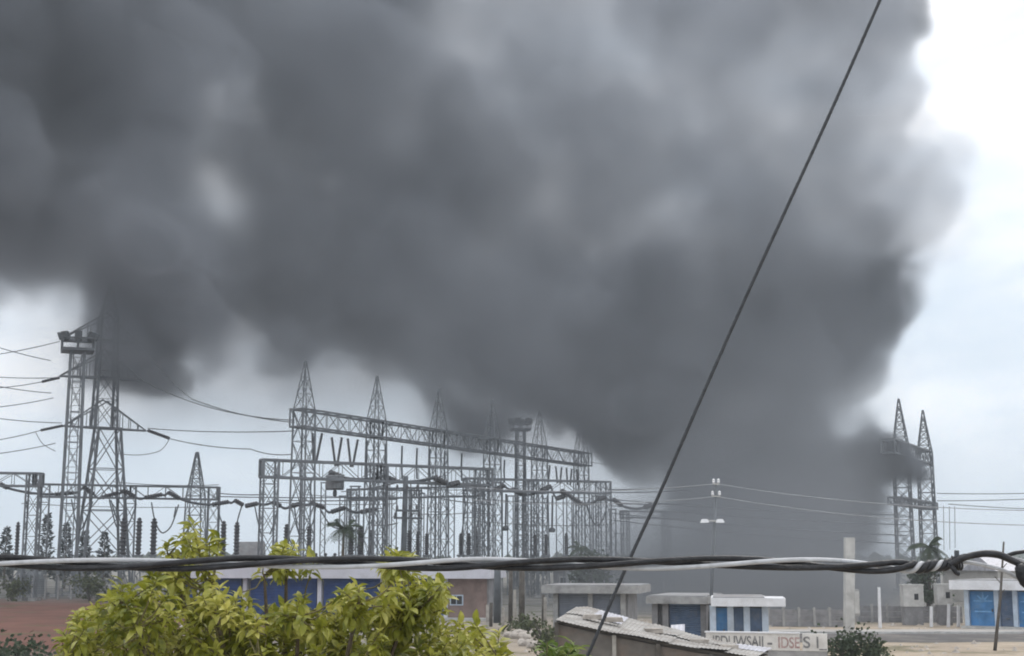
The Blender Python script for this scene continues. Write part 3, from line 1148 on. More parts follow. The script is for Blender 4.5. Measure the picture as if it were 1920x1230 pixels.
# ---- lightning mast
mc = at(363, 1040, 208)
t = thing('lightning_mast', 'slender pointed lattice lightning mast rising behind the low left gantry', 'mast', (mc.x, mc.y, 0))
column_part(t, (mc.x, mc.y), [(0, 3.0), (zat(930, 208), 2.2), (zat(848, 208), .3)], .5, .15, .08, step=1.1)

# ---- thick dark pole with cross-arms
pq = at(757, 1040, 150)
t = thing('utility_pole', 'thick dark pole with short cross-arms standing in the middle of the yard', 'pole', (pq.x, pq.y, 0), 'utility poles')
m = MB(); m.tube([(pq.x - .1, pq.y, 0), (pq.x + .12, pq.y, zat(893, 150))], [.36, .27], 10)
m.build('shaft', M['steel_dark'], t, smooth=True)
for py_, a, b in ((957, 742, 786), (971, 738, 792), (919, 722, 790)):
    m = MB(); m.bar(at(a, py_, 149.4), at(b, py_ + 1, 149.4), .22 if py_ > 930 else .14)
    arm = m.build('cross_arm', M['steel_dark'], t)
    for k in range(4):
        q = at(a + (b - a) * (k + .2) / 3.6, py_, 149.4)
        m = MB(); m.tube_prof(q + Vector((0, 0, .1)), q + Vector((0, 0, .6)), [(0, .06), (.1, .17), (.4, .1), (.5, .15), (.8, .08), (1, .05)], 7, 0)
        m.build('pin_insulator', M['insulator'], arm)

# ---- line trap: grey drum hung below the front gantry
lt = at(628, 905, 151)
t = thing('line_trap', 'grey drum hanging under the front bus gantry beneath the V strings', 'line trap', lt)
m = MB()
a_, b_ = at(628, 918, 151), at(628, 891, 151)
m.tube_prof(a_, b_, [(0, .82), (.06, .95), (.5, .97), (.94, .95), (1, .8)], 20, 0)
dm = m.build('drum', M['tank'], t, smooth=False)
m = MB()
for k in range(7):
    z = a_.lerp(b_, .1 + .8 * k / 6)
    m.tube([z + Vector((math.cos(g) * .985, math.sin(g) * .985, 0)) for g in [2 * PI * j / 20 for j in range(21)]], .03, 4, False)
m.build('winding_rib', M['tank'], dm)
m = MB()
for g in range(4):
    d_ = Vector((math.cos(g * PI / 2), math.sin(g * PI / 2), 0)) * .9
    m.bar(a_ + d_, a_ - d_ * .1, .1); m.bar(b_ + d_, b_ - d_ * .1, .1)
m.tube_prof(a_ - Vector((0, 0, .75)), a_, [(0, .1), (.2, .22), (.7, .22), (1, .12)], 8, 0)
m.build('terminal', M['steel_dark'], t)

# ------------------------------------------------------------------ insulator strings, conductors, jumpers
STR_MESH = {}


def string_profile(n, r):
    pr = [(0, r * .35)]
    for k in range(n):
        t = (k + .1) / n
        pr += [(t, r * .68), (t + .35 / n, r), (t + .5 / n, r * .97), (t + .7 / n, r * .68)]
    pr.append((1, r * .3))
    return pr


def insulator(label, group, p0, p1, r=.2, n=None, name='insulator_string', cat='insulator'):
    p0, p1 = Vector(p0), Vector(p1)
    ln = (p1 - p0).length
    n = n or max(4, int(ln / .33))
    m = MB()
    m.tube_prof(p0, p1, string_profile(n, r), 6, 0)
    o = m.build(name, M['insulator'], None, origin=p0)
    return tag(o, label, cat, group)


def nth(k):
    w = 'first second third fourth fifth sixth seventh eighth ninth tenth eleventh twelfth thirteenth fourteenth fifteenth sixteenth seventeenth eighteenth nineteenth twentieth'.split()
    if k < 20:
        return w[k]
    u = 'first second third fourth fifth sixth seventh eighth ninth'.split()
    t_ = {2: 'twenty', 3: 'thirty', 4: 'forty', 5: 'fifty'}[(k + 1) // 10]
    return t_ + '-' + u[(k + 1) % 10 - 1] if (k + 1) % 10 else {2: 'twentieth', 3: 'thirtieth', 4: 'fortieth', 5: 'fiftieth'}[(k + 1) // 10]


LEFT_STR = [(0, 907, 14, 915), (102, 927, 139, 924), (156, 913, 176, 927), (191, 933, 221, 924), (230, 919, 253, 931), (272, 933, 304, 927),
            (315, 923, 337, 935), (398, 946, 429, 941), (440, 938, 456, 947)]
MID_STR = [(460, 949, 483, 944), (512, 941, 526, 949), (543, 950, 565, 944), (583, 943, 608, 952), (621, 960, 647, 952), (676, 960, 707, 955)]
FRONT_STR = [(617, 885, 645, 896), (719, 893, 741, 902), (815, 895, 837, 907), (843, 909, 861, 905)]
RIGHT_STR = [(927, 919, 946, 910), (961, 917, 979, 927), (1015, 919, 1033, 912), (1044, 935, 1059, 929), (1052, 919, 1091, 945),
             (1122, 936, 1135, 932), (1150, 936, 1166, 948), (1208, 952, 1221, 947)]


def wire(label, pts, r=.05, mtl='wire', group='overhead conductors', n=4, cat='wire', name='conductor'):
    m = MB()
    m.tube(pts, r, n, True)
    o = m.build(name, M[mtl], None, origin=pts[0])
    return tag(o, label, cat, group)


def run(strs, Y, where, link, grp):
    for i, (x0, y0, x1, y1) in enumerate(strs):
        a, b = at(x0, y0, Y), at(x1, y1, Y + 1.2)
        insulator('%s drooping insulator string from the left %s' % (nth(i), where), grp, a, b, .36)
    for i in range(len(strs) - 1):
        x0, y0 = strs[i][2:]
        x1, y1 = strs[i + 1][:2]
        wire('slack conductor after the %s string %s' % (nth(i), where), sag(at(x0, y0, Y + 1.2), at(x1, y1, Y), .25, 6), .17, 'steel_dark', 'bus conductors between the strings')


run(LEFT_STR, 197.0, 'on the low gantry around the tall pylon', True, 'insulator strings on the low left gantry')
run(MID_STR, 185.0, 'on the lower bus line behind the front gantry', True, 'insulator strings on the lower bus line')
run(FRONT_STR, 152.0, 'along the bottom chord of the front gantry', True, 'insulator strings on the front gantry')
run(RIGHT_STR, 184.0, 'on the gantry right of the thick pole', True, 'insulator strings on the right gantry')

# V strings and droppers under the long gantry
VS = [((604, 812, 176), (592, 870, 176)), ((622, 820, 176.5), (629, 874, 176.5)), ((641, 820, 177.5), (632, 874, 177.5)),
      ((652, 822, 179.5), (658, 876, 179.5)), ((671, 824, 180.5), (661, 876, 180.5)), ((586, 812, 174), (588, 868, 174))]
for i, (a, b) in enumerate(VS):
    insulator('%s V insulator string from the left under the near bay of the long gantry' % nth(i), 'V strings under the long gantry', at(*a), at(*b), .2, 14)
VR = [(1031, 872, 1028, 905), (1042, 874, 1045, 906), (1053, 876, 1050, 908), (1062, 877, 1064, 909), (1072, 879, 1069, 910), (1081, 880, 1083, 910)]
for i, (x0, y0, x1, y1) in enumerate(VR):
    insulator('%s short insulator string from the left under the long gantry far end' % nth(i), 'short strings under the far gantry bay', at(x0, y0, 233), at(x1, y1, 233), .2, 10)
DR = [(688, 826, 896), (723, 832, 898), (754, 836, 898), (782, 840, 898), (806, 842, 900), (834, 846, 900), (866, 850, 902), (946, 862, 905), (968, 866, 907), (984, 868, 907)]
for i, (x, y0, y1) in enumerate(DR):
    Y = 182 + 44 * (x - 688) / 296
    wire('%s vertical dropper from the left hanging below the long gantry beam' % nth(i), [at(x, y0, Y), at(x - 1, (y0 + y1) / 2, Y), at(x, y1, Y)], .13, 'steel_dark', 'vertical droppers under the long gantry', cat='dropper', name='dropper')
for i, (x, y0, y1, w) in enumerate(((949, 926, 990, 'left'), (1036, 929, 993, 'right'))):
    o = insulator('long hanging rod with a weight, the %s one of two under the right gantry' % w, 'weighted hanging rods', at(x, y0, 183), at(x - 1, y1, 183), .17, 20, 'hanging_rod', 'insulator')
    m = MB(); q = at(x - 1, y1, 183)
    m.tube_prof(q + Vector((0, 0, -.35)), q + Vector((0, 0, .25)), [(0, .3), (.3, .42), (.7, .42), (1, .2)], 8, 0)
    m.build('weight', M['steel_dark'], o)

JUMP = [[(134, 936), (140, 970), (147, 991), (154, 990), (166, 962), (174, 940)], [(205, 938), (211, 962), (217, 984), (222, 992)],
        [(208, 938), (216, 965), (224, 984), (236, 990), (246, 972), (256, 944)], [(284, 942), (290, 975), (300, 996), (309, 998), (322, 984), (335, 946)],
        [(408, 950), (412, 968), (417, 981)], [(453, 950), (448, 966), (444, 982)], [(478, 950), (484, 980), (490, 1002), (494, 1004)],
        [(521, 950), (514, 980), (506, 1002)], [(552, 950), (556, 980), (560, 1000)], [(592, 950), (588, 975), (582, 990)], [(600, 955), (620, 985), (640, 992)],
        [(868, 915), (872, 950), (866, 1000)], [(330, 950), (326, 970)], [(1100, 945), (1110, 975), (1122, 985), (1134, 965), (1138, 940)]]
for i, p in enumerate(JUMP):
    wire('%s jumper loop from the left hanging below the bus strings of the yard' % nth(i), smoothline([at(x, y, 190) for x, y in p], 5), .09, 'steel_dark', 'jumper loops', cat='jumper', name='jumper')

# ------------------------------------------------------------------ yard equipment: posts with dark insulators
def post_insulator(label, x, ytop, Y, w, zb=None):
    q = at(x, 1040, Y)
    zt = zat(ytop, Y)
    zb = zat(1040, Y) if zb is None else zb
    t = thing('post_insulator', label, 'insulator', (q.x, q.y, 0), 'post insulators in the yard')
    m = MB()
    m.tube_prof(Vector((q.x, q.y, zb)), Vector((q.x, q.y, zt)), string_profile(9, w), 7, 0)
    m.tube_prof(Vector((q.x, q.y, zt)), Vector((q.x, q.y, zt + .3)), [(0, w * .6), (.5, w * .7), (1, w * .2)], 7, 0)
    m.build('porcelain', M['insulator'], t)
    m = MB()
    for sx in (-1, 1):
        m.bar((q.x + sx * .45, q.y, 0), (q.x + sx * .22, q.y, zb), .13)
    m.box(q.x - .5, q.x + .5, q.y - .35, q.y + .35, zb - .25, zb)
    n_ = int(zb / 1.1)
    for k in range(n_):
        m.bar((q.x - .4, q.y, .3 + k * 1.1), (q.x + .4, q.y, 1.2 + k * 1.1), .08)
    m.build('stand', M['steel'], t)
    return t


POSTS = [(31, 983, .26), (230, 975, .40), (259, 975, .36), (287, 976, .40), (418, 981, .36), (443, 983, .34), (537, 987, .36), (579, 990, .34),
         (658, 992, .34), (676, 992, .38), (697, 997, .32), (767, 998, .30), (783, 1000, .26), (800, 1004, .28), (864, 1004, .28), (879, 1004, .30), (894, 1000, .34),
         (1003, 1006, .26), (1024, 1006, .26), (1062, 1004, .26)]
rp_ = random.Random(3)
for i, (x, yt, w) in enumerate(POSTS):
    post_insulator('%s dark post insulator from the left, standing above the twisted cable' % nth(i), x, yt, 172 + 14 * rp_.random(), w * 1.15)

# slim support columns of the far bays, many and close together
SL = [(572, 900), (604, 905), (640, 930), (664, 912), (725, 905), (738, 915), (776, 905), (790, 925), (812, 905), (829, 905), (846, 930), (872, 925),
      (935, 905), (957, 930), (975, 925), (990, 945), (1012, 925), (1022, 935), (1050, 935), (1068, 930), (1086, 945), (1104, 925), (1118, 930), (1150, 955), (1160, 1000)]
for i, (x, yt) in enumerate(SL):
    Y = 188 + 60 * ((i * 7) % 10) / 10
    q = at(x, 1040, Y)
    t = thing('support_column', '%s slim steel support column from the left among the far yard bays' % nth(i), 'column', (q.x, q.y, 0), 'slim support columns of the far bays')
    zt = zat(yt, Y)
    m, n_ = MB(), MB()
    w = .75 if i % 3 else 1.1
    for sx in (-1, 1):
        m.bar((q.x + sx * w / 2, q.y, 0), (q.x + sx * w / 2, q.y, zt), .17)
    k = 0.0
    s = 1
    while k < zt - w:
        n_.bar((q.x - s * w / 2, q.y, k), (q.x + s * w / 2, q.y, k + w * 1.2), .085)
        k += w * 1.2
        s = -s
    m.bar((q.x - w * .7, q.y, zt), (q.x + w * .7, q.y, zt), .18)
    m.build('upright', M['steel'], t)
    tag(n_.build('bracing', M['steel'], t), kind='stuff')

# ------------------------------------------------------------------ overhead lines
def span(label, pts, r=.06, drop=.6, mtl='wire', group='overhead conductors of the pylon'):
    full = []
    for a, b in zip(pts, pts[1:]):
        full += sag(at(*a), at(*b), drop, 12)[(1 if full else 0):]
    return wire(label, full, r, mtl, group)


span('conductor sagging from the top left of the smoke down to the long gantry', [(262, 645, 200), (359, 748, 190), (552, 792, 170)], drop=.5)
span('conductor from the pylon arm crossing the pale gap to the long gantry', [(268, 714, 200), (552, 788, 170)], drop=1.2)
span('lower conductor from the pylon arm ending under the beam of the long gantry', [(277, 803, 200), (552, 808, 170)], drop=.3)
span('conductor dipping from the long string right of the pylon to the front gantry', [(320, 823, 198), (470, 842, 180), (545, 852, 172)], drop=.3)
insulator('slanting insulator string at the right tip of the lowest pylon arm', 'strings of the tall pylon', at(277, 807, 200), at(318, 822, 198), .26)
insulator('insulator string at the left tip of the middle pylon arm', 'strings of the tall pylon', at(112, 708, 200), at(78, 716, 199), .26)
insulator('insulator string at the left tip of the lowest pylon arm', 'strings of the tall pylon', at(118, 798, 200), at(76, 807, 199), .26)
wire('thin jumper loop curving under the right arm of the tall pylon', smoothline([at(318, 823, 198), at(300, 845, 198), at(262, 853, 199), at(222, 851, 200)], 6), .05, 'wire', 'overhead conductors of the pylon', cat='jumper', name='jumper')
wire('thin jumper loop curving under the left arm of the tall pylon', smoothline([at(66, 809, 199), at(80, 832, 199), at(104, 846, 200)], 6), .05, 'wire', 'overhead conductors of the pylon', cat='jumper', name='jumper')
for (nm, a, b) in (('topmost conductor left of the floodlight mast, near the smoke', (-60, 632, 190), (95, 676, 196)),
                   ('conductor rising to the mast crossing the topmost left conductor', (-60, 672, 190), (112, 640, 199)),
                   ('nearly level conductor left of the mast in the bright gap', (-60, 702, 190), (110, 708, 199)),
                   ('conductor falling towards the mast below the middle arm', (-60, 712, 188), (96, 737, 197)),
                   ('conductor meeting the string of the middle pylon arm', (-60, 730, 188), (78, 716, 199)),
                   ('thin conductor rising gently left of the mast at mid height', (-60, 768, 185), (100, 746, 197)),
                   ('long conductor falling gently to the pylon just above its lowest arm', (-60, 776, 185), (116, 793, 199)),
                   ('conductor meeting the string of the lowest pylon arm', (-60, 832, 185), (76, 807, 199)),
                   ('lowest conductor left of the floodlight mast', (-60, 856, 182), (104, 831, 198))):
    span(nm, [a, b], .055, .25)

for (nm, a, b) in (('topmost line right of the peaked gantry', (1757, 925, 234), (2010, 922, 250)), ('second line from the top right of the peaked gantry', (1757, 939, 234), (2010, 931, 250)),
                   ('line leaving the low crossbeam of the peaked gantry', (1778, 945, 237), (2010, 956, 250))):
    span(nm, [a, b], .07, .2, 'wire', 'lines leaving the peaked gantry')
for i, (x, y0, y1) in enumerate(((1769, 948, 1032), (1780, 949, 1030), (1790, 949, 1028))):
    wire('%s hanging dropper from the left below the peaked gantry crossbeam' % nth(i), [at(x, y0, 238), at(x + 1, y1, 238)], .05, 'wire', 'droppers of the peaked gantry', cat='dropper', name='dropper')

for i, (y0, y1, xa, xb) in enumerate(((925, 927, 410, 500), (931, 932, 410, 700), (938, 936, 520, 745), (918, 912, 1140, 1300), (923, 919, 1140, 1290), (944, 944, 1160, 1290), (922, 905, 640, 745), (985, 981, 700, 745), (935, 946, 830, 925))):
    span(['level bus wire left of the front gantry', 'long level bus wire behind the front gantry', 'bus wire below the front gantry beam',
          'upper wire running from the right gantry into the smoke', 'second wire running from the right gantry into the smoke', 'lower wire running from the right gantry into the smoke',
          'bus wire rising to the thick pole', 'short wire reaching the thick pole near its lower arms', 'wire falling to the right of the thick pole'][i],
         [(xa, y0, 192), (xb, y1, 194 if i in (0, 1, 3, 4, 5) else 150)], .07, .12, 'wire', 'bus wires in the yard')

for (nm, a, b) in (('thin line crossing the foot of the smoke below the street wires', (1145, 948, 178), (1700, 984, 150)), ('thin line crossing the smoke just above the lamp heads', (1145, 936, 178), (1700, 966, 150)),
                   ('thin line running low behind the lamp post into the smoke', (1145, 962, 178), (1700, 1004, 150)), ('lowest thin line running behind the lamp post', (1145, 975, 178), (1700, 1020, 150)),
                   ('thin line leaving the far end of the long gantry for the smoke', (1105, 846, 241), (1260, 858, 246)), ('second thin line leaving the far end of the long gantry', (1105, 866, 241), (1260, 880, 246)),
                   ('fine bus wire across the rear bays left of the thick pole', (560, 926, 205), (745, 930, 205)), ('fine bus wire across the rear bays below the line trap', (500, 940, 205), (745, 944, 205)),
                   ('fine bus wire right of the thick pole, upper of two', (765, 913, 190), (905, 916, 190)), ('fine bus wire right of the thick pole, lower of two', (765, 962, 190), (905, 958, 190)),
                   ('fine wire below the right bus gantry, upper of two', (905, 936, 200), (1140, 941, 200)), ('fine wire below the right bus gantry, lower of two', (905, 978, 200), (1140, 984, 200)),
                   ('fine wire above the low left gantry', (210, 903, 214), (410, 909, 214)), ('fine wire low behind the tall pylon', (40, 944, 214), (410, 950, 214))):
    span(nm, [a, b], .05, .3, 'wire', 'fine wires across the yard')


# ------------------------------------------------------------------ shops along the road
class Facade:
    """A straight shop front from pixel (pxL, distance YL) to (pxR, YR); u runs along it in metres, w is depth behind it."""

    def __init__(self, pxL, YL, pxR, YR):
        self.a = at(pxL, 1130, YL); self.b = at(pxR, 1130, YR)
        self.a.z = self.b.z = 0
        self.d = (self.b - self.a)
        self.len = self.d.length
        self.d.normalize()
        self.n = Vector((-self.d.y, self.d.x, 0))       # away from the camera

    def u(self, px):
        k = at(px, 1130, 1.0).x
        den = self.d.x - k * self.d.y
        return (k * self.a.y - self.a.x) / den

    def p(self, u, w, z):
        return self.a + self.d * u + self.n * w + Vector((0, 0, z))

    def box(self, m, u0, u1, w0, w1, z0, z1, mi=0):
        m.hexa([self.p(u0, w0, z0), self.p(u1, w0, z0), self.p(u1, w1, z0), self.p(u0, w1, z0),
                self.p(u0, w0, z1), self.p(u1, w0, z1), self.p(u1, w1, z1), self.p(u0, w1, z1)], mi)


def shop(label, pxL, YL, pxR, YR, h, fas, over, panels, pillars, wallm, fasm, pillarm, depth=6.0, plinth=.18, head=.12, extra=None):
    """panels: (px0, px1, material, kind); pillars: px list; fas: fascia depth; h: top of the roof."""
    F = Facade(pxL, YL, pxR, YR)
    t = thing('shop', label, 'shop', F.p(F.len / 2, 0, 0))
    m = MB()
    zt = h - fas
    F.box(m, 0.05, F.len - 0.05, 0.35, depth, 0, zt)
    m.build('wall', M[wallm], t)
    m = MB()
    F.box(m, -over, F.len + over, -1.0, depth + .4, zt + .003, h)
    rf = m.build('roof', M[fasm], t)
    m = MB(); F.box(m, -over + .1, F.len + over - .1, -.9, depth + .3, h + .003, h + .05)
    m.build('roof_sheet', M['roof_grey'], rf)
    m = MB(); F.box(m, -.2, F.len + .2, -.8, depth, -.05, plinth)
    m.build('plinth', M['concrete_pale'], t)
    for px in pillars:
        u = F.u(px)
        m = MB(); F.box(m, u - .16, u + .16, -.12, .36, plinth + .002, zt)
        m.build('pillar', M[pillarm], t)
    for (x0, x1, mt, kind) in panels:
        u0, u1 = F.u(x0), F.u(x1)
        m = MB()
        z0, z1 = plinth + .003, zt - head
        if kind == 'shutter':
            n = int((z1 - z0) / .12)
            for k in range(n):
                za, zb = z0 + (z1 - z0) * k / n, z0 + (z1 - z0) * (k + 1) / n
                zm = (za + zb) / 2
                m.quad(F.p(u0, .16, za), F.p(u1, .16, za), F.p(u1, .12, zm), F.p(u0, .12, zm))
                m.quad(F.p(u0, .12, zm), F.p(u1, .12, zm), F.p(u1, .16, zb), F.p(u0, .16, zb))
            F.box(m, u0, u1, .17, .345, z0, z1)
            o = m.build('roller_shutter', M[mt], t)
            q = MB(); F.box(q, u0 - .04, u1 + .04, .02, .16, z1 + .002, z1 + head - .004)
            q.build('shutter_box', M[mt], o)
            q = MB(); F.box(q, (u0 + u1) / 2 - .12, (u0 + u1) / 2 + .12, .06, .115, z0 + .5, z0 + .58)
            q.build('handle', M['steel_dark'], o)
        else:
            F.box(m, u0, u1, .14, .345, z0, z1)
            o = m.build('door', M[mt], t)
            q = MB()
            F.box(q, u0, u0 + .07, .09, .137, z0, z1); F.box(q, u1 - .07, u1, .09, .137, z0, z1)
            F.box(q, u0 + .072, u1 - .072, .09, .137, z0, z0 + .07); F.box(q, u0 + .072, u1 - .072, .09, .137, z1 - .07, z1)
            F.box(q, u0 + .072, u1 - .072, .1, .137, z0 + (z1 - z0) * .47, z0 + (z1 - z0) * .47 + .07)
            q.build('door_frame', M[mt], o)
            q = MB(); F.box(q, u1 - .3, u1 - .22, .05, .137, z0 + 1.0, z0 + 1.2)
            q.build('handle', M['steel_dark'], o)
            if kind == 'motif':
                q = MB()
                uc, zc = (u0 + u1) / 2, z0 + (z1 - z0) * .72
                s = min(u1 - u0, z1 - z0) * .3
                def blade(ang, ln, wd):
                    c_, s_ = math.cos(ang), math.sin(ang)
                    pts = [(-wd, 0), (wd, 0), (wd * .4, ln), (-wd * .4, ln)]
                    q.poly([F.p(uc + x * c_ - y * s_, .136, zc + x * s_ + y * c_) for x, y in pts])
                for k in range(5):
                    blade(RAD(-90 + 45 * k), s * (1.0 if k % 2 else 1.25), s * .16)
                F.box(q, u0 + .3, u1 - .3, .13, .1365, z0 + .95, z0 + 1.05)
                q.build('painted_motif', M['print'], o)
    if extra: extra(F, t, zt)
    return t, F


def left_extra(F, t, zt):
    # brown part of the row with a small window
    u0, u1 = F.u(838), F.u(912)
    m = MB(); F.box(m, u0, u1, .05, .345, .182, zt - .003)
    m.build('side_wall', M['brick_wall'], t)
    uw = F.u(856)
    m = MB()
    F.box(m, uw - .55, uw + .55, -.02, .046, 1.15, 2.0)
    wf = m.build('window', M['frame_pale'], t)
    m = MB()
    F.box(m, uw - .45, uw - .04, -.04, -.022, 1.25, 1.9); F.box(m, uw + .04, uw + .45, -.04, -.022, 1.25, 1.9)
    m.build('pane', M['dark_opening'], wf)


shop('long shop row with dark blue shutters and a pale fascia behind the leafy tree', 316, 121, 916, 117, 4.15, .85, .3,
     [(322, 372, 'blue_dark', 'shutter'), (376, 450, 'blue_dark', 'shutter'), (468, 592, 'blue_dark', 'shutter'), (606, 712, 'blue_dark', 'shutter'), (722, 834, 'blue_dark', 'shutter')],
     [374, 459, 599, 717, 836], 'grey_wall', 'fascia', 'fascia', 7.0, extra=left_extra)
shop('grey smoke veiled shop with two dark shutters behind the tin roofed shack', 1044, 99.5, 1178, 98.5, 3.1, .52, .9,
     [(1048, 1104, 'shutter_grey', 'shutter'), (1110, 1162, 'shutter_grey', 'shutter')], [1042, 1107, 1168], 'grey_wall', 'concrete', 'concrete', 5.5)
shop('grey end shop with a flat slab roof between the grey shop and the kiosk', 1226, 80, 1322, 79.2, 2.9, .4, .25,
     [(1254, 1316, 'blue_mid', 'shutter')], [1228, 1248, 1319], 'grey_wall', 'concrete', 'grey_wall', 5.0)
shop('small blue kiosk with three shutters under a bright white fascia', 1334, 74, 1436, 73.6, 2.98, .42, .02,
     [(1340, 1366, 'blue', 'door'), (1372, 1397, 'blue_mid', 'door'), (1402, 1431, 'blue_mid', 'door')], [1336, 1369, 1399.5, 1434], 'grey_wall', 'white', 'frame_pale', 4.0, extra=lambda F, t, zt: (
         (lambda m: (F.box(m, F.len + .02, F.len + .95, -.98, 3.0, zt + .005, 2.97), m.build('roof_end', M['white'], t)))(MB())))
shop('white roofed shop with sky blue painted doors beside the road', 1812, 104, 1990, 100, 3.38, .66, .85,
     [(1818, 1866, 'blue', 'motif'), (1874, 1902, 'blue_mid', 'shutter'), (1906, 1958, 'blue', 'motif')], [1813, 1869, 1904, 1962], 'grey_wall', 'white', 'frame_pale', 6.0)

# houses and sheds behind
def house(label, pxL, pxR, Y, zw, zr, wallm, roofm, wins=2, depth=7.0, gable=True):
    F = Facade(pxL, Y, pxR, Y + .4)
    t = thing('house', label, 'house', F.p(F.len / 2, 0, 0))
    m = MB(); F.box(m, 0, F.len, 0, depth, 0, zw); m.build('wall', M[wallm], t)
    m = MB()
    o = .4
    if gable:
        A = [F.p(-o, -o, zw + .003), F.p(F.len + o, -o, zw + .003), F.p(F.len + o, depth + o, zw + .003), F.p(-o, depth + o, zw + .003)]
        r0, r1 = F.p(-o, depth / 2, zr), F.p(F.len + o, depth / 2, zr)
        m.poly([A[0], A[1], r1, r0]); m.poly([A[2], A[3], r0, r1]); m.poly([A[3], A[0], r0]); m.poly([A[1], A[2], r1]); m.poly(A[::-1])
    else:
        F.box(m, -o, F.len + o, -o, depth + o, zw + .003, zr)
    m.build('roof', M[roofm], t)
    for k in range(wins):
        uc = F.len * (k + .5) / wins
        m = MB(); F.box(m, uc - .5, uc + .5, -.05, .12, zw * .38, zw * .78)
        wn_ = m.build('window', M['concrete_pale'], t)
        m = MB(); F.box(m, uc - .4, uc + .4, -.07, -.053, zw * .42, zw * .74); m.build('pane', M['dark_opening'], wn_)
    return t


house('pale hut with a pitched grey roof showing above the leafy tree', 440, 486, 240, 5.2, 7.6, 'house', 'roof_grey', 2)
house('cream house with a low roof behind the right end of the white roofed shop', 1874, 1920, 150, 3.6, 5.2, 'house', 'tin_pale', 2)
house('pale house behind the left half of the white roofed shop', 1822, 1862, 165, 3.4, 4.6, 'house', 'roof_grey', 2)
house('grey service building behind the grey shop in thin smoke', 1046, 1150, 190, 3.2, 3.9, 'grey_wall', 'roof_grey', 5, gable=False)
house('low grey building half hidden by smoke above the blue kiosk', 1300, 1440, 205, 3.4, 4.2, 'grey_wall', 'roof_grey', 5, gable=False)

# ------------------------------------------------------------------ whitewashed wall with painted lettering
FW = Facade(1322, 64.5, 1548, 63)
sw = thing('painted_wall', 'low whitewashed wall with grey and reddish painted lettering in front of the kiosk', 'wall', FW.p(FW.len / 2, 0, 0))
uq = FW.u(1499)
m = MB(); FW.box(m, 0, uq - .06, 0, .25, .98, 1.70); m.build('whitewash', M['sign_wall'], sw)
m = MB(); FW.box(m, uq + .08, FW.len, 0, .25, .98, 1.72); m.build('whitewash', M['sign_wall'], sw)
m = MB(); FW.box(m, 0.02, FW.len - .02, .04, .25, 0, .977); m.build('stone_base', M['concrete'], sw)
m = MB(); FW.box(m, -.05, uq - .05, -.05, .3, 1.703, 1.76); m.build('coping', M['white'], sw)


def lettering(txt, px0, px1, z0, size, mtl):
    cu = bpy.data.curves.new('lettering', 'FONT')
    cu.body = txt
    cu.size = size
    cu.extrude = .004
    cu.offset = size * .018
    cu.align_x = 'LEFT'
    cu.materials.append(M[mtl])
    ob = bpy.data.objects.new('lettering', cu)
    COL.objects.link(ob)
    bpy.context.view_layer.update()
    wd = max(ob.dimensions.x, .01)
    u0, u1 = FW.u(px0), FW.u(px1)
    ob.parent = sw
    p = FW.p(u0, -.008, z0) - sw.location
    ob.location = p
    ob.rotation_euler = (RAD(90), 0, math.atan2(FW.d.y, FW.d.x))
    ob.scale = ((u1 - u0) / wd, 1, 1)
    return ob


lettering('IPDUWSAII', 1334, 1428, 1.12, .66, 'letters')
lettering('-', 1436, 1445, 1.12, .66, 'letters')
lettering('IDSE', 1456, 1496, 1.10, .66, 'letters_red')
lettering('S', 1503, 1516, 1.12, .68, 'letters')
lettering('I_', 1527, 1546, 1.12, .68, 'letters')

# ------------------------------------------------------------------ shack with tin sheets
SY = 50.0
def shp(px, py, Y): return at(px, py, Y)
sh = thing('tin_roofed_shack', 'mud walled shack under an uneven roof of weathered tin sheets', 'shack', (at(1250, 1200, SY).x, SY + 1, 0))
# roof: back edge higher at the left, falls to the right and to the front
def roofpt(s, t):
    """s along (0 left - 1 right), t from front eave (0) to back (1)."""
    s = min(max(s, 0.0), 1.02)
    fx = float(np.interp(s, [0, .3, .6, .8, 1.02], [1042, 1150, 1262, 1340, 1420]))
    fy = float(np.interp(fx, [1042, 1120, 1170, 1250, 1300, 1420], [1163, 1182, 1191, 1207, 1216, 1234]))
    bx = float(np.interp(s, [0, .3, .6, .8, 1.02], [1078, 1180, 1290, 1350, 1450]))
    by = float(np.interp(bx, [1078, 1100, 1140, 1190, 1290, 1350, 1450], [1143, 1142, 1152, 1165, 1190, 1207, 1219]))
    p0 = at(fx, fy, 50.0 - 1.5 * s)
    p1 = at(bx, by, 55.0 - 1.0 * s)
    return p0.lerp(p1, t)
ns = 7
rs_ = random.Random(21)
for k in range(ns):
    s0, s1 = k / ns - .006, (k + 1) / ns + .012
    for half in range(2):
        t0, t1 = (0.0, .56) if half == 0 else (.5, 1.0)
        t0 += rs_.uniform(-.05, .02); t1 += rs_.uniform(-.02, .06)
        lift = .012 + .03 * half + .02 * (k % 2) + rs_.uniform(0, .03)
        twist = rs_.uniform(-.06, .09)
        m = MB()
        nn = 16
        for i in range(nn):
            a0, a1 = s0 + (s1 - s0) * i / nn, s0 + (s1 - s0) * (i + 1) / nn
            z0, z1 = (.022 if i % 2 else 0.0), (0.0 if i % 2 else .022)
            ed = lambda i_: twist * (i_ / nn - .3)
            v = [roofpt(a0, t0) + Vector((0, 0, lift + z0 + ed(i))), roofpt(a1, t0) + Vector((0, 0, lift + z1 + ed(i + 1))),
                 roofpt(a1, t1) + Vector((0, 0, lift + z1)), roofpt(a0, t1) + Vector((0, 0, lift + z0))]
            m.quad(*v)
        m.build('tin_sheet', M['tin_pale' if (k in (1, 6) and half) else 'tin'], sh)
for t in (0.06, .55, .97):
    m = MB()
    pts = [roofpt(i / 8, t) - Vector((0, 0, .06)) for i in range(9)]
    for a, b in zip(pts, pts[1:]):
        m.bar(a, b, .09)
    m.build('purlin', M['wood'], sh)
m = MB()
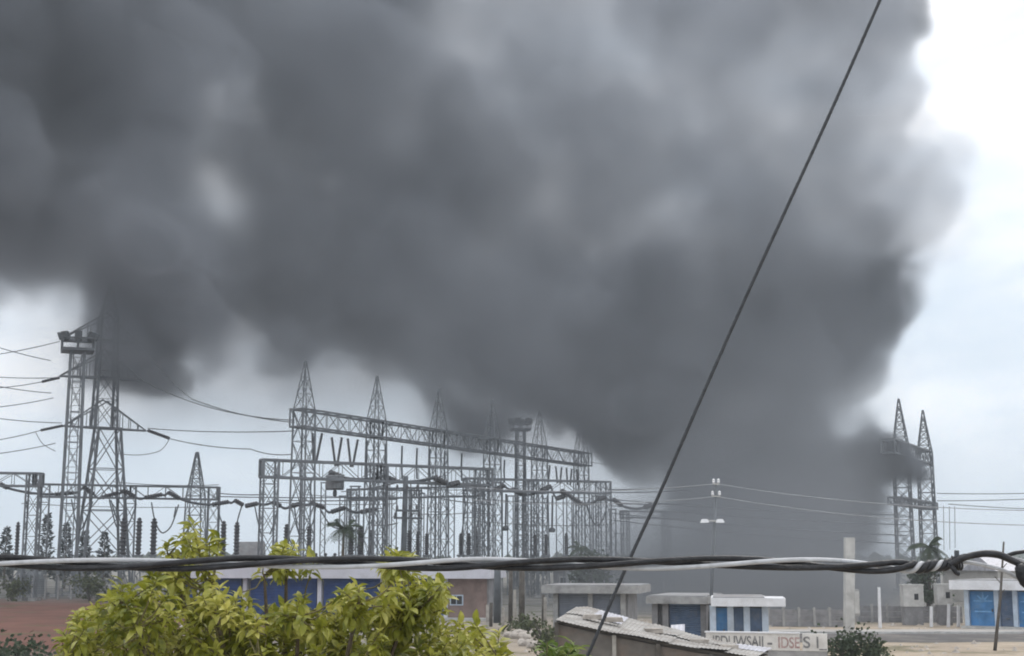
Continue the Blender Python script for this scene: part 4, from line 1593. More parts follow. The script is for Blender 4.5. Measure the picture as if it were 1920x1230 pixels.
fr = [roofpt(i / 10, .05) - Vector((0, 0, .14)) for i in range(11)]
bk = [roofpt(i / 10, .95) - Vector((0, 0, .14)) for i in range(11)]
for a, b in zip(fr[:-1], fr[1:]):
    m.quad((a.x, a.y, 0), (b.x, b.y, 0), b, a)
for a, b in zip(bk[:-1], bk[1:]):
    m.quad((b.x, b.y, 0), (a.x, a.y, 0), a, b)
m.quad((fr[0].x, fr[0].y, 0), fr[0], bk[0], (bk[0].x, bk[0].y, 0))
m.quad((fr[-1].x, fr[-1].y, 0), (bk[-1].x, bk[-1].y, 0), bk[-1], fr[-1])
m.build('wall', M['mud'], sh)
for s in (0.0, .3, .52, .78, 1.0):
    p = roofpt(s, .03)
    m = MB(); m.bar((p.x, p.y - .06, 0), (p.x, p.y - .06, p.z - .08), .13)
    m.build('post', M['wood_pale' if s == .3 else 'wood'], sh)
for (px, py, a) in ((1150, 1166, .3), (1225, 1187, 1.2), (1310, 1207, .7), (1368, 1218, 2.0), (1110, 1161, .1)):
    p = at(px, py, 51.5)
    m = MB()
    m.hexa([p + Vector((sx * .3 + R.uniform(-.08, .08), sy * .2 + R.uniform(-.05, .05), z)) for z in (.0, .16) for sx, sy in ((-1, -1), (1, -1), (1, 1), (-1, 1))])
    st = m.build('roof_stone', M['stone'], sh)
# loose pale sheet leaning on the roof's right end
m = MB()
a, b, c, d = at(1258, 1172, 56), at(1284, 1170, 56), at(1284, 1186, 55.6), at(1258, 1183, 55.6)
for k in range(6):
    t0, t1 = k / 6, (k + 1) / 6
    o0, o1 = Vector((0, (.04 if k % 2 else 0), 0)), Vector((0, (0 if k % 2 else .04), 0))
    m.quad(a.lerp(b, t0) + o0, a.lerp(b, t1) + o1, d.lerp(c, t1) + o1, d.lerp(c, t0) + o0)
m.bar(Vector((d.x, d.y + .1, 0)), d + Vector((0, .1, 0)), .08); m.bar(Vector((c.x, c.y + .1, 0)), c + Vector((0, .1, 0)), .08)
tag(m.build('metal_sheet', M['tin_pale'], None, origin=(a.x, a.y, 0)), 'loose pale metal sheet standing behind the right half of the tin roof', 'metal sheet')

# ------------------------------------------------------------------ white column, lamp post, slim posts
cx = at(1591, 1190, 84)
t = thing('concrete_pillar', 'tall square pale concrete pillar with a small box on its side', 'pillar', (cx.x, cx.y, 0))
m = MB(); hw = .27
p1 = at(1592.5, 1008, 84)
m.hexa([(cx.x - hw, cx.y - hw, 0), (cx.x + hw, cx.y - hw, 0), (cx.x + hw, cx.y + hw, 0), (cx.x - hw, cx.y + hw, 0),
        (p1.x - hw, cx.y - hw, p1.z), (p1.x + hw, cx.y - hw, p1.z), (p1.x + hw, cx.y + hw, p1.z), (p1.x - hw, cx.y + hw, p1.z)])
m.build('shaft', M['concrete_pale'], t)
m = MB(); bx0 = at(1600, 1130, 83.8)
z0, z1 = zat(1155, 84), zat(1105, 84)
m.box(bx0.x + .03, bx0.x + .36, 83.75, 84.15, z0, z1)
bx_ = m.build('side_box', M['concrete'], t)
m = MB(); m.box(bx0.x + .06, bx0.x + .33, 83.70, 83.747, z0 + .15, z1 - .1); m.build('box_door', M['concrete_pale'], bx_)

q = at(1329, 1212, 80)
tp = at(1343, 903, 80)
t = thing('lamp_post', 'slim wooden street lamp post with two pale lamp heads against the smoke', 'lamp post', (q.x, q.y, 0))
m = MB(); m.tube([Vector((q.x, q.y, 0)), Vector((q.x, q.y, 0)).lerp(tp, .5), tp], [.11, .095, .07], 8)
m.build('shaft', M['steel'], t, smooth=True)
for py_, a, b in ((976, 1320, 1352), (930, 1334, 1351), (907, 1336, 1349)):
    m = MB(); m.bar(at(a, py_, 79.8), at(b, py_ + 1, 79.8), .09 if py_ > 940 else .07)
    arm = m.build('cross_arm', M['concrete_pale'], t)
    if py_ > 940:
        for x in (1321, 1350):
            p = at(x, py_ + 1, 79.7)
            m = MB()
            m.hexa([p + Vector((sx * .24, sy * .16, z)) for z, k_ in ((-.09, 1),) for sx, sy in ((-1, -1), (1, -1), (1, 1), (-1, 1))] +
                   [p + Vector((sx * .15, sy * .1, .11)) for sx, sy in ((-1, -1), (1, -1), (1, 1), (-1, 1))])
            m.build('lamp_head', M['lamp'], arm)
    else:
        for x in (a + 2, b - 2):
            p = at(x, py_ - 1, 79.8)
            m = MB(); m.tube_prof(p, p + Vector((0, 0, .26)), [(0, .03), (.2, .09), (.5, .06), (.7, .09), (1, .03)], 7, 0)
            m.build('pin_insulator', M['lamp'], arm)

for (nm, y0, y1, y2) in (('upper street wire running from the lamp post to the right', 905, 907, 958), ('lower street wire running from the lamp post to the right', 929, 931, 986)):
    for side, pts in (('right', [(1343, y1, 80), (1990, y2, 66)]), ('left', [(1343, y1, 80), (880, y0 + 8, 92)])):
        lab = nm if side == 'right' else nm.replace('running from the lamp post to the right', 'running from the lamp post to the left')
        wire(lab, sag(at(*pts[0]), at(*pts[1]), .35, 16), .02, 'wire_pale', 'street wires on the lamp post', 5)

q = at(1865, 1214, 79)
t1_ = at(1882, 1016, 79)
t = thing('wooden_post', 'thin leaning dark post standing by the road in front of the blue doors', 'post', (q.x, q.y, 0))
m = MB(); m.tube([(q.x, q.y, 0), Vector((q.x, q.y, 0)).lerp(t1_, .5) + Vector((.06, 0, 0)), t1_], [.10, .075, .05], 7); m.build('shaft', M['wood'], t, smooth=True)
m = MB()
for k in range(3):
    c = Vector((q.x, q.y, 0)).lerp(t1_, .5 + .12 * k)
    m.bar(c, c + Vector((.3 * (-1) ** k, 0, .35)), .04)
m.build('snag', M['wood'], t)

# ------------------------------------------------------------------ perimeter wall with square blocks and pale posts
def panel_wall(label, pxL, YL, pxR, YR, npn, h, mtl):
    F = Facade(pxL, YL, pxR, YR)
    pw = thing('boundary_wall', label, 'wall', F.p(F.len / 2, 0, 0), 'panel walls along the pavement')
    for k in range(npn):
        u0, u1 = F.len * k / npn, F.len * (k + 1) / npn
        for r_ in range(3):
            m = MB(); F.box(m, u0 + .10, u1 - .10, 0, .1, .02 + r_ * h / 3, (r_ + 1) * h / 3 - .015)
            m.build('wall_panel', M[mtl], pw)
        m = MB(); F.box(m, u0 - .095, u0 + .095, -.05, .16, 0, h + .14); m.build('wall_post', M['concrete'], pw)


panel_wall('low grey panel wall beside the pavement left of the blue doored shop', 1606, 113, 1806, 111.5, 7, 1.27, 'grey_wall')
panel_wall('grey panel wall between the kiosk and the tall concrete pillar', 1440, 106, 1584, 105.4, 5, 1.25, 'grey_wall')
for i, (px, Y, pyt, pyb, w, lab) in enumerate(((1711, 108.8, 1098, 1137, .75, 'left square pale block on a plinth at the low grey wall'), (1770, 108.5, 1097, 1134, .55, 'right square pale block on a plinth nearer the blue doored shop'))):
    c = at(px, 1150, Y)
    t = thing('meter_block', lab, 'block', (c.x, c.y, 0), 'square blocks at the wall')
    z0, z1 = zat(pyb, Y), zat(pyt, Y)
    m = MB(); m.box(c.x - w, c.x + w, c.y - .5, c.y + .5, z0, z1); bb = m.build('block', M['concrete_pale'], t)
    m = MB(); m.box(c.x - w - .04, c.x + w + .04, c.y - .54, c.y + .54, z1 + .002, z1 + .1); m.build('cap', M['concrete_pale'], bb)
    m = MB(); m.box(c.x + .05, c.x + .35, c.y - .53, c.y - .503, z0 + .5, z0 + .95); m.build('dark_hatch', M['dark_opening'], bb)
    m = MB(); m.box(c.x - w * .9, c.x + w * .9, c.y - .45, c.y + .45, 0, z0 - .003); m.build('plinth', M['grey_wall'], t)
for i, (px, Y, pyt, lean, lab) in enumerate(((1650, 104, 1101, -2, 'white leaning post left of the square blocks'), (1746, 105.5, 1137, 0, 'short pale post between the two square blocks'),
                                             (1778, 105.5, 1132, 1, 'short pale post just right of the right square block'), (1797, 106, 1134, 0, 'short pale post nearest the blue doored shop'))):
    c, tp_ = at(px, 1172, Y), at(px + lean, pyt, Y)
    m = MB(); m.bar(Vector((c.x, c.y, 0)), tp_, .2, .17)
    tag(m.build('pale_post', M['white'], None, origin=(c.x, c.y, 0)), lab, 'post', 'pale posts along the wall')

# dark timber poles left of the shack
for i, (px, Y, pyt, w, mt, lab) in enumerate(((932, 112, 1050, .30, 'steel_dark', 'thick grey pole just right of the brown wall'), (957, 111, 1052, .17, 'wood', 'thin dark pole between the thick grey pole and the double width pole'),
                                           (978, 110, 1050, .24, 'wood', 'dark pole left of the grey shop with a pale stake beside it'), (1018, 108, 1115, .12, 'wood', 'short dark stake in front of the grey shop pillar'), (920, 106, 1130, .14, 'wood', 'short dark stake at the edge of the leafy tree'))):
    c = at(px, 1165, Y); tp_ = at(px + 1, pyt, Y)
    m = MB(); m.tube([Vector((c.x, c.y, 0)), tp_], [w, w * .85], 8)
    tag(m.build('timber_pole', M[mt], None, smooth=True, origin=(c.x, c.y, 0)), lab, 'pole', 'poles left of the shack')
for i, (px, Y, pyt, lab) in enumerate(((965, 107, 1106, 'tall pale stake beside the dark pole'), (914, 104, 1134, 'short broad pale stake at the right edge of the tree'), (943, 104, 1138, 'broad pale stake between the grey poles'),
                                       (966, 104, 1140, 'low pale stake right of the thin dark pole'), (1022, 107, 1120, 'pale stake beside the short dark stake'))):
    c = at(px, 1168, Y); tp_ = at(px, pyt, Y)
    m = MB(); m.bar(Vector((c.x, c.y, 0)), tp_, .24, .2)
    tag(m.build('stake', M['wood_pale'], None, origin=(c.x, c.y, 0)), lab, 'stake', 'pale stakes')

# substation fence at the left
F = Facade(-60, 176, 330, 170)
fe = thing('yard_fence', 'long grey wire fence of the substation yard behind the red earth', 'fence', F.p(F.len / 2, 0, 0))
m = MB()
nf = 16
for k in range(nf + 1):
    q = MB(); u = F.len * k / nf
    F.box(q, u - .1, u + .1, 0, .2, 0, 2.5)
    q.bar(F.p(u, .1, 2.5), F.p(u, -.35, 2.95), .14)
    q.build('fence_post', M['concrete'], fe)
for k in range(9):
    m.bar(F.p(0, .1, .2 + .27 * k), F.p(F.len, .1, .2 + .27 * k), .035)
for k in range(170):
    u = F.len * k / 170
    m.bar(F.p(u, .12, .1), F.p(u, .12, 2.4), .03)
m.build('wire_mesh', M['steel'], fe)
F2 = Facade(940, 150, 1560, 146)
fe2 = thing('yard_fence', 'grey post and wire fence of the yard behind the grey shop and kiosk', 'fence', F2.p(F2.len / 2, 0, 0))
m = MB()
for k in range(15):
    q = MB(); u = F2.len * k / 14
    F2.box(q, u - .09, u + .09, 0, .18, 0, 2.6); q.build('fence_post', M['concrete'], fe2)
for k in range(8):
    m.bar(F2.p(0, .1, .25 + .3 * k), F2.p(F2.len, .1, .25 + .3 * k), .03)
m.build('wire_mesh', M['steel'], fe2)

# transformers and cabinets on the ground of the yard
def transformer(label, px, Y, w, h):
    c = at(px, 1060, Y)
    t = thing('transformer', label, 'transformer', (c.x, c.y, 0), 'transformers and cabinets in the yard')
    m = MB(); m.box(c.x - w, c.x + w, c.y - 1.1, c.y + 1.1, .35, h); tk = m.build('tank', M['tank'], t)
    for k in range(6):
        q = MB(); x = c.x - w * .85 + 1.7 * w * k / 5
        q.box(x - .08, x + .08, c.y - 1.7, c.y - 1.103, .5, h * .9); q.build('cooling_fin', M['tank'], tk)
    m = MB(); m.box(c.x - w * 1.1, c.x + w * 1.1, c.y - 1.4, c.y + 1.4, 0, .347); m.build('plinth', M['concrete'], t)
    for k in range(3):
        x = c.x + (k - 1) * w * .6
        q = MB(); q.tube_prof(Vector((x, c.y, h)), Vector((x + (k - 1) * .3, c.y, h + 1.7)), string_profile(6, .22), 7, 0); q.build('bushing', M['insulator'], t)
    m = MB(); m.tube([(c.x - w * .8, c.y + .4, h + .9), (c.x + w * .8, c.y + .4, h + .9)], .38, 10); m.build('conservator', M['tank'], t)


for lab, px, Y, w, h in (('grey transformer in the yard left of the tall pylon', 60, 186, 1.6, 3.2), ('grey transformer between the tall pylon and the upper tuft of the tree', 300, 190, 1.5, 3.0),
                         ('dark boxed transformer left of the palm', 610, 168, 1.4, 3.8), ('transformer at the foot of the right bus gantry', 1085, 178, 1.6, 3.2), ('small transformer near the thick dark pole', 815, 172, 1.3, 2.9),
                         ('transformer half lost in the smoke behind the lamp post', 1290, 176, 1.6, 3.4)):
    transformer(lab, px, Y, w, h)


# ------------------------------------------------------------------ leaves and trees
def leaf_mesh(name, ln, wd, droop, fold, mtl, twist=0.0):
    """A pointed leaf along +X, folded along its midrib and bending down."""
    me = bpy.data.meshes.new(name)
    st = [(0, .0), (.12, .35), (.35, .95), (.6, 1.0), (.82, .6), (1.0, .02)]
    v, f = [], []
    for (t, w) in st:
        x = ln * (t - .12 * droop * t * t)
        z = -droop * ln * t * t * .55
        h = wd * w / 2
        tw = twist * t
        for s in (-1, 0, 1):
            yy, zz = s * h, z + abs(s) * h * fold
            v.append((x, yy * math.cos(tw) - (zz - z) * math.sin(tw), z + (zz - z) * math.cos(tw) + yy * math.sin(tw)))
    for i in range(len(st) - 1):
        a = i * 3
        f += [(a, a + 1, a + 4, a + 3), (a + 1, a + 2, a + 5, a + 4)]
    me.from_pydata(v, [], f)
    me.polygons.foreach_set('use_smooth', [True] * len(f))
    me.materials.append(mtl)
    return me


LEAVES = [leaf_mesh('leaf', .122, .050, d, fo, M['leaf'], tw) for d, fo, tw in ((.5, .35, .0), (.9, .5, .4), (.25, .6, -.3), (1.2, .3, .2), (.7, .8, -.5))]
LV = [(np.array([tuple(v.co) for v in me.vertices], np.float32), [tuple(p.vertices) for p in me.polygons]) for me in LEAVES]


def frame(direction, roll):
    d = Vector(direction).normalized()
    up = Vector((0, 0, 1)) if abs(d.z) < .95 else Vector((0, 1, 0))
    y = up.cross(d).normalized()
    z = d.cross(y)
    q = Matrix((d, y, z)).transposed()
    return q @ Matrix.Rotation(roll, 3, 'X')


def leafy_tree(name, label, cat, base, shoots, trunk_r, crown_root, n_objects, rnd, leaf_scale=1.0, mtl='leaf', per=(8, 13), twig_r=.006, group=None):
    """shoots: points where leaf rosettes sit; limbs run from the trunk top to them."""
    t = thing(name, label, cat, base, group)
    base, top = Vector(base), Vector(crown_root)
    m = MB()
    m.tube([base, base.lerp(top, .4) + Vector((.05, .03, 0)), top], [trunk_r, trunk_r * .8, trunk_r * .6], 9)
    m.build('trunk', M['bark'], t, smooth=True)
    # limbs: cluster the shoots
    hubs = []
    for s in shoots:
        for h in hubs:
            if (h - s).length < .55 * leaf_scale ** .5:
                break
        else:
            hubs.append(s.copy())
    limbs = MB()
    for h in hubs:
        low = top.lerp(h, .55) + Vector((0, 0, -.25 * (h - top).length * .4))
        limbs.tube(smoothline([top - Vector((0, 0, .15)), low, h - Vector((0, 0, .12))], 4), [trunk_r * .34 * (1 - .8 * k / 8) for k in range(9)], 5, False)
    limbs.build('branches', M['bark'], t, smooth=True)
    tw = MB()
    leaves = []
    for s in shoots:
        h = min(hubs, key=lambda q: (q - s).length)
        a = h - Vector((0, 0, .12))
        ax = (s - a)
        if ax.length < .05:
            ax = Vector((0, 0, .1))
        ax = (ax.normalized() + Vector((rnd.uniform(-.4, .4), rnd.uniform(-.4, .4), .8))).normalized()
        st = s - ax * .16 * leaf_scale
        tw.tube([a.lerp(st, .15), a.lerp(st, .6) + Vector((0, 0, .02)), s], [twig_r * 1.5, twig_r * 1.2, twig_r * .6], 4, False)
        n = rnd.randint(*per)
        a0 = rnd.uniform(0, 6.28)
        for k in range(n):
            ang = a0 + k * 2.4
            f = k / n
            el = .9 - 1.25 * (1 - f) + rnd.uniform(-.35, .25)
            side = ax.cross(Vector((math.cos(ang), math.sin(ang), .3))).normalized()
            d = (side * math.cos(el) + ax * math.sin(el))
            p = st.lerp(s, f)
            leaves.append((p, d, rnd.uniform(-.5, .5), rnd.uniform(.55, 1.3) * leaf_scale, rnd.randrange(len(LEAVES))))
    tag(tw.build('twigs', M['twig'], t), kind='stuff')
    # the leaves that show largest stand on their own
    def seen(l):
        p = l[0]
        py = 615 - FPX * ((p.z - EYE) * math.cos(TILT) - p.y * math.sin(TILT)) / (p.y * math.cos(TILT) + (p.z - EYE) * math.sin(TILT))
        return py < 1225
    cand = sorted([i for i, l in enumerate(leaves) if seen(l)], key=lambda i: leaves[i][0].y - 1.2 * leaves[i][3])
    single = set(cand[:n_objects])
    me_by = LEAVES
    if mtl != 'leaf':
        me_by = []
        for q in LEAVES:
            c = q.copy(); c.materials.clear(); c.materials.append(M[mtl]); me_by.append(c)
    V, Fc, off = [], [], 0
    for i, (p, d, roll, sc, kind) in enumerate(leaves):
        mt3 = frame(d, roll)
        if i in single:
            o = bpy.data.objects.new('leaf', me_by[kind])
            COL.objects.link(o)
            o.parent = t
            mw = mt3.to_4x4() @ Matrix.Scale(sc, 4)
            mw.translation = p - base
            o.matrix_local = mw
        else:
            vv, ff = LV[kind]
            A = np.array(mt3, np.float32) * sc
            w = vv @ A.T + np.array(p - base, np.float32)
            V.append(w)
            Fc += [tuple(j + off for j in q) for q in ff]
            off += len(vv)
    if V:
        me = bpy.data.meshes.new('foliage')
        me.from_pydata(np.concatenate(V).tolist(), [], Fc)
        me.polygons.foreach_set('use_smooth', [True] * len(Fc))
        me.materials.append(M[mtl])
        o = bpy.data.objects.new('foliage', me)
        COL.objects.link(o)
        o.parent = t
        o['kind'] = 'stuff'
    return t


# ---- the leafy tree in front: its outline, seen from the balcony
CROWN = [(95, 1235), (108, 1185), (135, 1140), (190, 1105), (222, 1072), (250, 1052), (300, 1048), (330, 1085), (352, 1120), (385, 1070), (412, 1048), (436, 1095),
         (480, 1125), (535, 1120), (560, 1098), (590, 1128), (630, 1130), (645, 1060), (672, 1054), (690, 1120), (722, 1100), (740, 1058), (790, 1052), (842, 1060),
         (850, 1110), (846, 1150), (890, 1150), (935, 1172), (958, 1215), (968, 1240)]
TUFTS = [[(292, 1030), (300, 1000), (335, 975), (360, 966), (380, 985), (400, 985), (418, 990), (408, 1020), (380, 1040), (310, 1040)],
         [(490, 1040), (505, 1012), (540, 1005), (585, 1010), (600, 1035), (560, 1045)], [(712, 1042), (745, 1020), (770, 1040)],
         [(262, 1070), (300, 1040), (400, 1040), (415, 1070)]]


def in_poly(x, y, P):
    c = False
    for (x1, y1), (x2, y2) in zip(P, P[1:] + P[:1]):
        if (y1 > y) != (y2 > y) and x < (x2 - x1) * (y - y1) / (y2 - y1) + x1:
            c = not c
    return c


rl_ = random.Random(17)
shoots = []
TY = 13.2


def try_shoot(x, y, depth, gap):
    p = at(x, y, TY + rl_.uniform(-depth, depth))
    for q in shoots:
        if (q - p).length < gap:
            return
    shoots.append(p)


for k in range(4200):
    x, y = rl_.uniform(95, 970), rl_.uniform(1062, 1235)
    if in_poly(x, y + 6, CROWN) and len(shoots) < 520:
        try_shoot(x, y + 20, 1.25, .104)
for P in TUFTS:
    xs_ = [q[0] for q in P]; ys_ = [q[1] for q in P]
    c0 = len(shoots)
    for k in range(600):
        x, y = rl_.uniform(min(xs_), max(xs_)), rl_.uniform(min(ys_), max(ys_))
        if in_poly(x, y, P) and len(shoots) - c0 < 16:
            try_shoot(x, y + 12, .45, .09)
for k in range(400):                                    # the part of the crown below the picture
    a, r_ = rl_.uniform(0, 6.28), rl_.uniform(.2, 1) ** .6
    p = Vector((at(520, 1235, TY).x + 2.1 * r_ * math.cos(a), TY + 1.3 * r_ * math.sin(a), rl_.uniform(2.9, 4.05)))
    if all((q - p).length > .2 for q in shoots):
        shoots.append(p)
cb = at(525, 1230, TY)
leafy_tree('leafy_tree', 'yellow green broad leaved tree close by, its crown filling the bottom left of the picture', 'tree', (cb.x, TY, 0), shoots, .16, (cb.x + .1, TY, 2.3), 300, rl_, 1.0, per=(11, 18))

# ---- light green plant below the tin roof, and dull shrubs
shoots2 = []
for k in range(40):
    shoots2.append(at(rl_.uniform(1025, 1088), rl_.uniform(1204, 1250), 26 + rl_.uniform(-.5, .5)))
b2 = at(1056, 1230, 26)
leafy_tree('leafy_shrub', 'small light green leafy shrub below the left end of the tin roof', 'shrub', (b2.x, 26, 0), shoots2, .06, (b2.x, 26, 2.4), 60, rl_, 2.5, 'leaf2', (6, 9), .008)


def shrub(label, px, py_top, Y, half_w, mtl, n, rnd, size=.22, group=None, name='shrub', base=0.0, cat='shrub'):
    """A loose bush: stems and many small leaf faces clumped along them."""
    c = at(px, py_top, Y)
    t = thing(name, label, cat, (c.x, Y, base), group)
    h = c.z - base
    st, lf = MB(), MB()
    for k in range(9):
        a = rnd.uniform(0, 6.28)
        r_ = rnd.uniform(.1, .75) * half_w
        tip = Vector((c.x + r_ * math.cos(a), Y + r_ * math.sin(a), base + h * rnd.uniform(.55, .95)))
        st.tube([Vector((c.x + .06 * math.cos(a), Y + .06 * math.sin(a), base)), tip.lerp(Vector((c.x, Y, base)), .4) + Vector((0, 0, .1 * h)), tip], [.05, .035, .012], 5, False)
    st.build('stems', M['wood'], t)
    clumps = []
    for k in range(16):
        a, r_ = rnd.uniform(0, 6.28), half_w * rnd.uniform(0, .85) ** .7
        clumps.append((Vector((c.x + r_ * math.cos(a), Y + r_ * math.sin(a), base + h * (rnd.uniform(.25, .9) * (1 - .3 * r_ / half_w)))), rnd.uniform(.2, .42) * half_w))
    for k in range(n):
        q, s = rnd.choice(clumps)
        p = q + Vector((rnd.gauss(0, .6), rnd.gauss(0, .6), rnd.gauss(0, .55))) * s
        if p.z < base + .05: continue
        d = Vector((rnd.uniform(-1, 1), rnd.uniform(-1, 1), rnd.uniform(-.6, .8)))
        fr = frame(d, rnd.uniform(-1.5, 1.5))
        L_, W_ = size * rnd.uniform(.6, 1.3), size * .4
        lf.quad(p, p + fr @ Vector((L_ * .5, -W_, 0)), p + fr @ Vector((L_, 0, 0)), p + fr @ Vector((L_ * .5, W_, .02)))
    o = lf.build('foliage', M[mtl], t)
    o['kind'] = 'stuff'
    return t


rs2 = random.Random(41)
for lab, px, py_, Y, w, mt, n, sz in (
        ('dull dusty bush at the foot of the concrete pillar', 1588, 1186, 66, 1.7, 'plant_dark', 1300, .2),
        ('low dusty bush right of the concrete pillar', 1640, 1202, 72, 1.0, 'plant_mid', 500, .18),
        ('dark low bush in the bottom left corner', 40, 1205, 58, 2.2, 'plant_dark', 1100, .24),
        ('dry bush between the leafy tree and the tin roofed shack', 1030, 1165, 70, 1.1, 'plant_mid', 600, .2),
        ('grey green bush beside the pale stakes', 985, 1160, 96, 1.6, 'plant_mid', 600, .24),
        ('bush behind the shutter shops right of the thick dark pole', 1112, 1026, 150, 2.8, 'plant_dark', 900, .5),
        ('bush standing right of the palm behind the twisted cable', 728, 1022, 136, 2.4, 'plant_mid', 900, .45),
        ('scrubby bush by the yard fence at the far left', 25, 1078, 168, 2.0, 'plant_mid', 600, .4),
        ('bush by the yard fence left of the leafy tree', 170, 1076, 166, 2.4, 'plant_mid', 700, .4),
        ('low bush in the smoke right of the diagonal cable', 1240, 1034, 240, 3.6, 'plant_dark', 700, .7)):
    shrub(lab, px, py_, Y, w, mt, n, rs2, sz)


def conifer(label, px, py_top, Y, w, rnd):
    c = at(px, py_top, Y)
    t = thing('conifer', label, 'tree', (c.x, Y, 0), 'conifers behind the yard')
    m = MB(); m.tube([(c.x, Y, 0), (c.x, Y, c.z * .96)], [.22, .04], 6); m.build('trunk', M['bark'], t)
    m = MB()
    for k in range(1000):
        f = rnd.random() ** 1.25
        z = c.z * (.12 + .88 * f)
        r_ = w * (1 - f) ** .8 * rnd.uniform(.25, 1.0) * (.75 + .3 * math.sin(f * 31 + rnd.random()))
        a = rnd.uniform(0, 6.28)
        p = Vector((c.x + r_ * math.cos(a), Y + r_ * math.sin(a), z))
        d = Vector((math.cos(a), math.sin(a), rnd.uniform(-.2, .9)))
        fr = frame(d, rnd.uniform(-1.5, 1.5))
        s = rnd.uniform(.35, .8)
        m.quad(p, p + fr @ Vector((s * .6, -s * .2, 0)), p + fr @ Vector((s, 0, 0)), p + fr @ Vector((s * .6, s * .2, 0)))
    o = m.build('crown', M['plant_blue'], t)
    o['kind'] = 'stuff'


for lab, px, py_, w in (('dark conifer at the far left edge of the yard', 13, 990, 1.9), ('tallest dark conifer, left of the floodlight mast', 90, 964, 1.9), ('dark narrow conifer seen through the floodlight mast', 126, 983, 1.5),
                        ('dark conifer between the legs of the tall pylon', 160, 997, 1.7), ('dark low conifer inside the right leg of the tall pylon', 197, 1000, 2.2)):
    conifer(lab, px, py_, 232, w, rs2)


def palm(label, px, py_c, Y, r, nf, rnd, mtl='plant_dark'):
    c = at(px, py_c, Y)
    t = thing('palm_tree', label, 'palm', (c.x, Y, 0), 'palms')
    m = MB(); m.tube([(c.x - .25, Y, 0), (c.x - .1, Y, c.z * .5), c], [.24, .17, .13], 8); m.build('trunk', M['bark'], t, smooth=True)
    for k in range(nf):
        a = 2 * PI * k / nf + rnd.uniform(-.2, .2)
        el = rnd.uniform(-.35, 1.15)
        m = MB()
        d = Vector((math.cos(a) * math.cos(el), math.sin(a) * math.cos(el), math.sin(el)))
        pts = [c + d * (r * s) - Vector((0, 0, r * .62 * s * s * (1.1 - .3 * el))) for s in [j / 7 for j in range(8)]]
        m.tube(pts, [.035 * (1 - .8 * j / 7) for j in range(8)], 4, False)
        for j in range(1, 8):
            for s in (-1, 1):
                for f in (0.0, .5):
                    b0 = pts[j - 1].lerp(pts[j], f)
                    dr_ = (pts[j] - pts[j - 1]).normalized()
                    sd = dr_.cross(Vector((0, 0, 1)))
                    sd = sd.normalized() * s if sd.length > .01 else Vector((s, 0, 0))
                    L_ = r * .34 * (1 - abs(j / 7 - .45) * .9)
                    tip = b0 + sd * L_ * .75 + dr_ * L_ * .55 - Vector((0, 0, L_ * .5))
                    m.poly([b0, b0.lerp(tip, .5) + dr_ * .09, tip, b0.lerp(tip, .5) - dr_ * .05])
        m.build('frond', M[mtl], t)
    return t


palm('dark palm with ragged fronds rising in the middle of the yard', 645, 990, 150, 2.6, 17, rs2)
palm('dark palm beside the peaked gantry right of the smoke', 1741, 1024, 124, 2.1, 16, rs2)
palm('low palm tuft left of the right bus gantry columns', 1090, 1028, 158, 2.0, 13, rs2)
shrub('tall dark bush around the trunk of the palm beside the peaked gantry', 1738, 1036, 123, 1.6, 'plant_dark', 1500, rs2, .32)

# rubble heap left of the shack
rr = random.Random(9)
for k, (px, py_, sc, lab) in enumerate(((955, 1188, .34, 'pale stone at the left end of the rubble heap'), (968, 1190, .3, 'small pale stone second from the left in the rubble heap'), (975, 1186, .42, 'large pale stone at the top of the rubble heap'),
                                        (985, 1193, .46, 'largest rough stone in the middle of the rubble heap'), (997, 1190, .36, 'pale stone right of the largest stone of the rubble heap'), (1007, 1188, .48, 'big pale stone at the right end of the rubble heap'),
                                        (988, 1203, .34, 'pale stone below the largest stone of the rubble heap'), (1000, 1207, .38, 'lowest pale stone of the rubble heap'), (979, 1199, .26, 'small stone left of the lower rubble stones'), (1027, 1197, .26, 'single pale stone lying right of the rubble heap'))):
    Y = EYE * FPX / (py_ - HORIZON) * .985
    c = at(px, py_, Y)
    bm = bmesh.new()
    bmesh.ops.create_icosphere(bm, subdivisions=2, radius=sc)
    for v in bm.verts:
        q = mnoise.noise(v.co * 3.0 + Vector((k * 5.1, 0, 0)))
        v.co = Vector((v.co.x * 1.25, v.co.y, v.co.z * .75)) * (1 + .35 * q)
    me = bpy.data.meshes.new('stone'); bm.to_mesh(me); bm.free()
    me.materials.append(M['stone'])
    o = bpy.data.objects.new('stone', me); COL.objects.link(o)
    o.location = (c.x, Y, sc * .4); o.rotation_euler = (.3 * rr.random(), .3 * rr.random(), rr.random() * 6)
    tag(o, lab, 'stone', 'stones of the rubble heap')


# ------------------------------------------------------------------ twisted service cable close to the balcony
CY = 3.0
BUN = [(-120, 1050), (0, 1053), (250, 1058), (500, 1055), (760, 1057), (960, 1056), (1200, 1058), (1450, 1055), (1640, 1062), (1720, 1063), (1790, 1057)]
axis = smoothline([at(x, y, CY) for x, y in BUN], 26)
bundle = thing('twisted_cable', 'bundle of black and bare grey cables twisted together, crossing the whole picture close by', 'cable', axis[0])


def strand_phase(k, n):
    x = -120 + 1910 * k / n
    ph = 2 * PI * x / 530
    if x > 1560:
        ph += 2 * PI * ((x - 1560) ** 1.2) / 330
    return ph


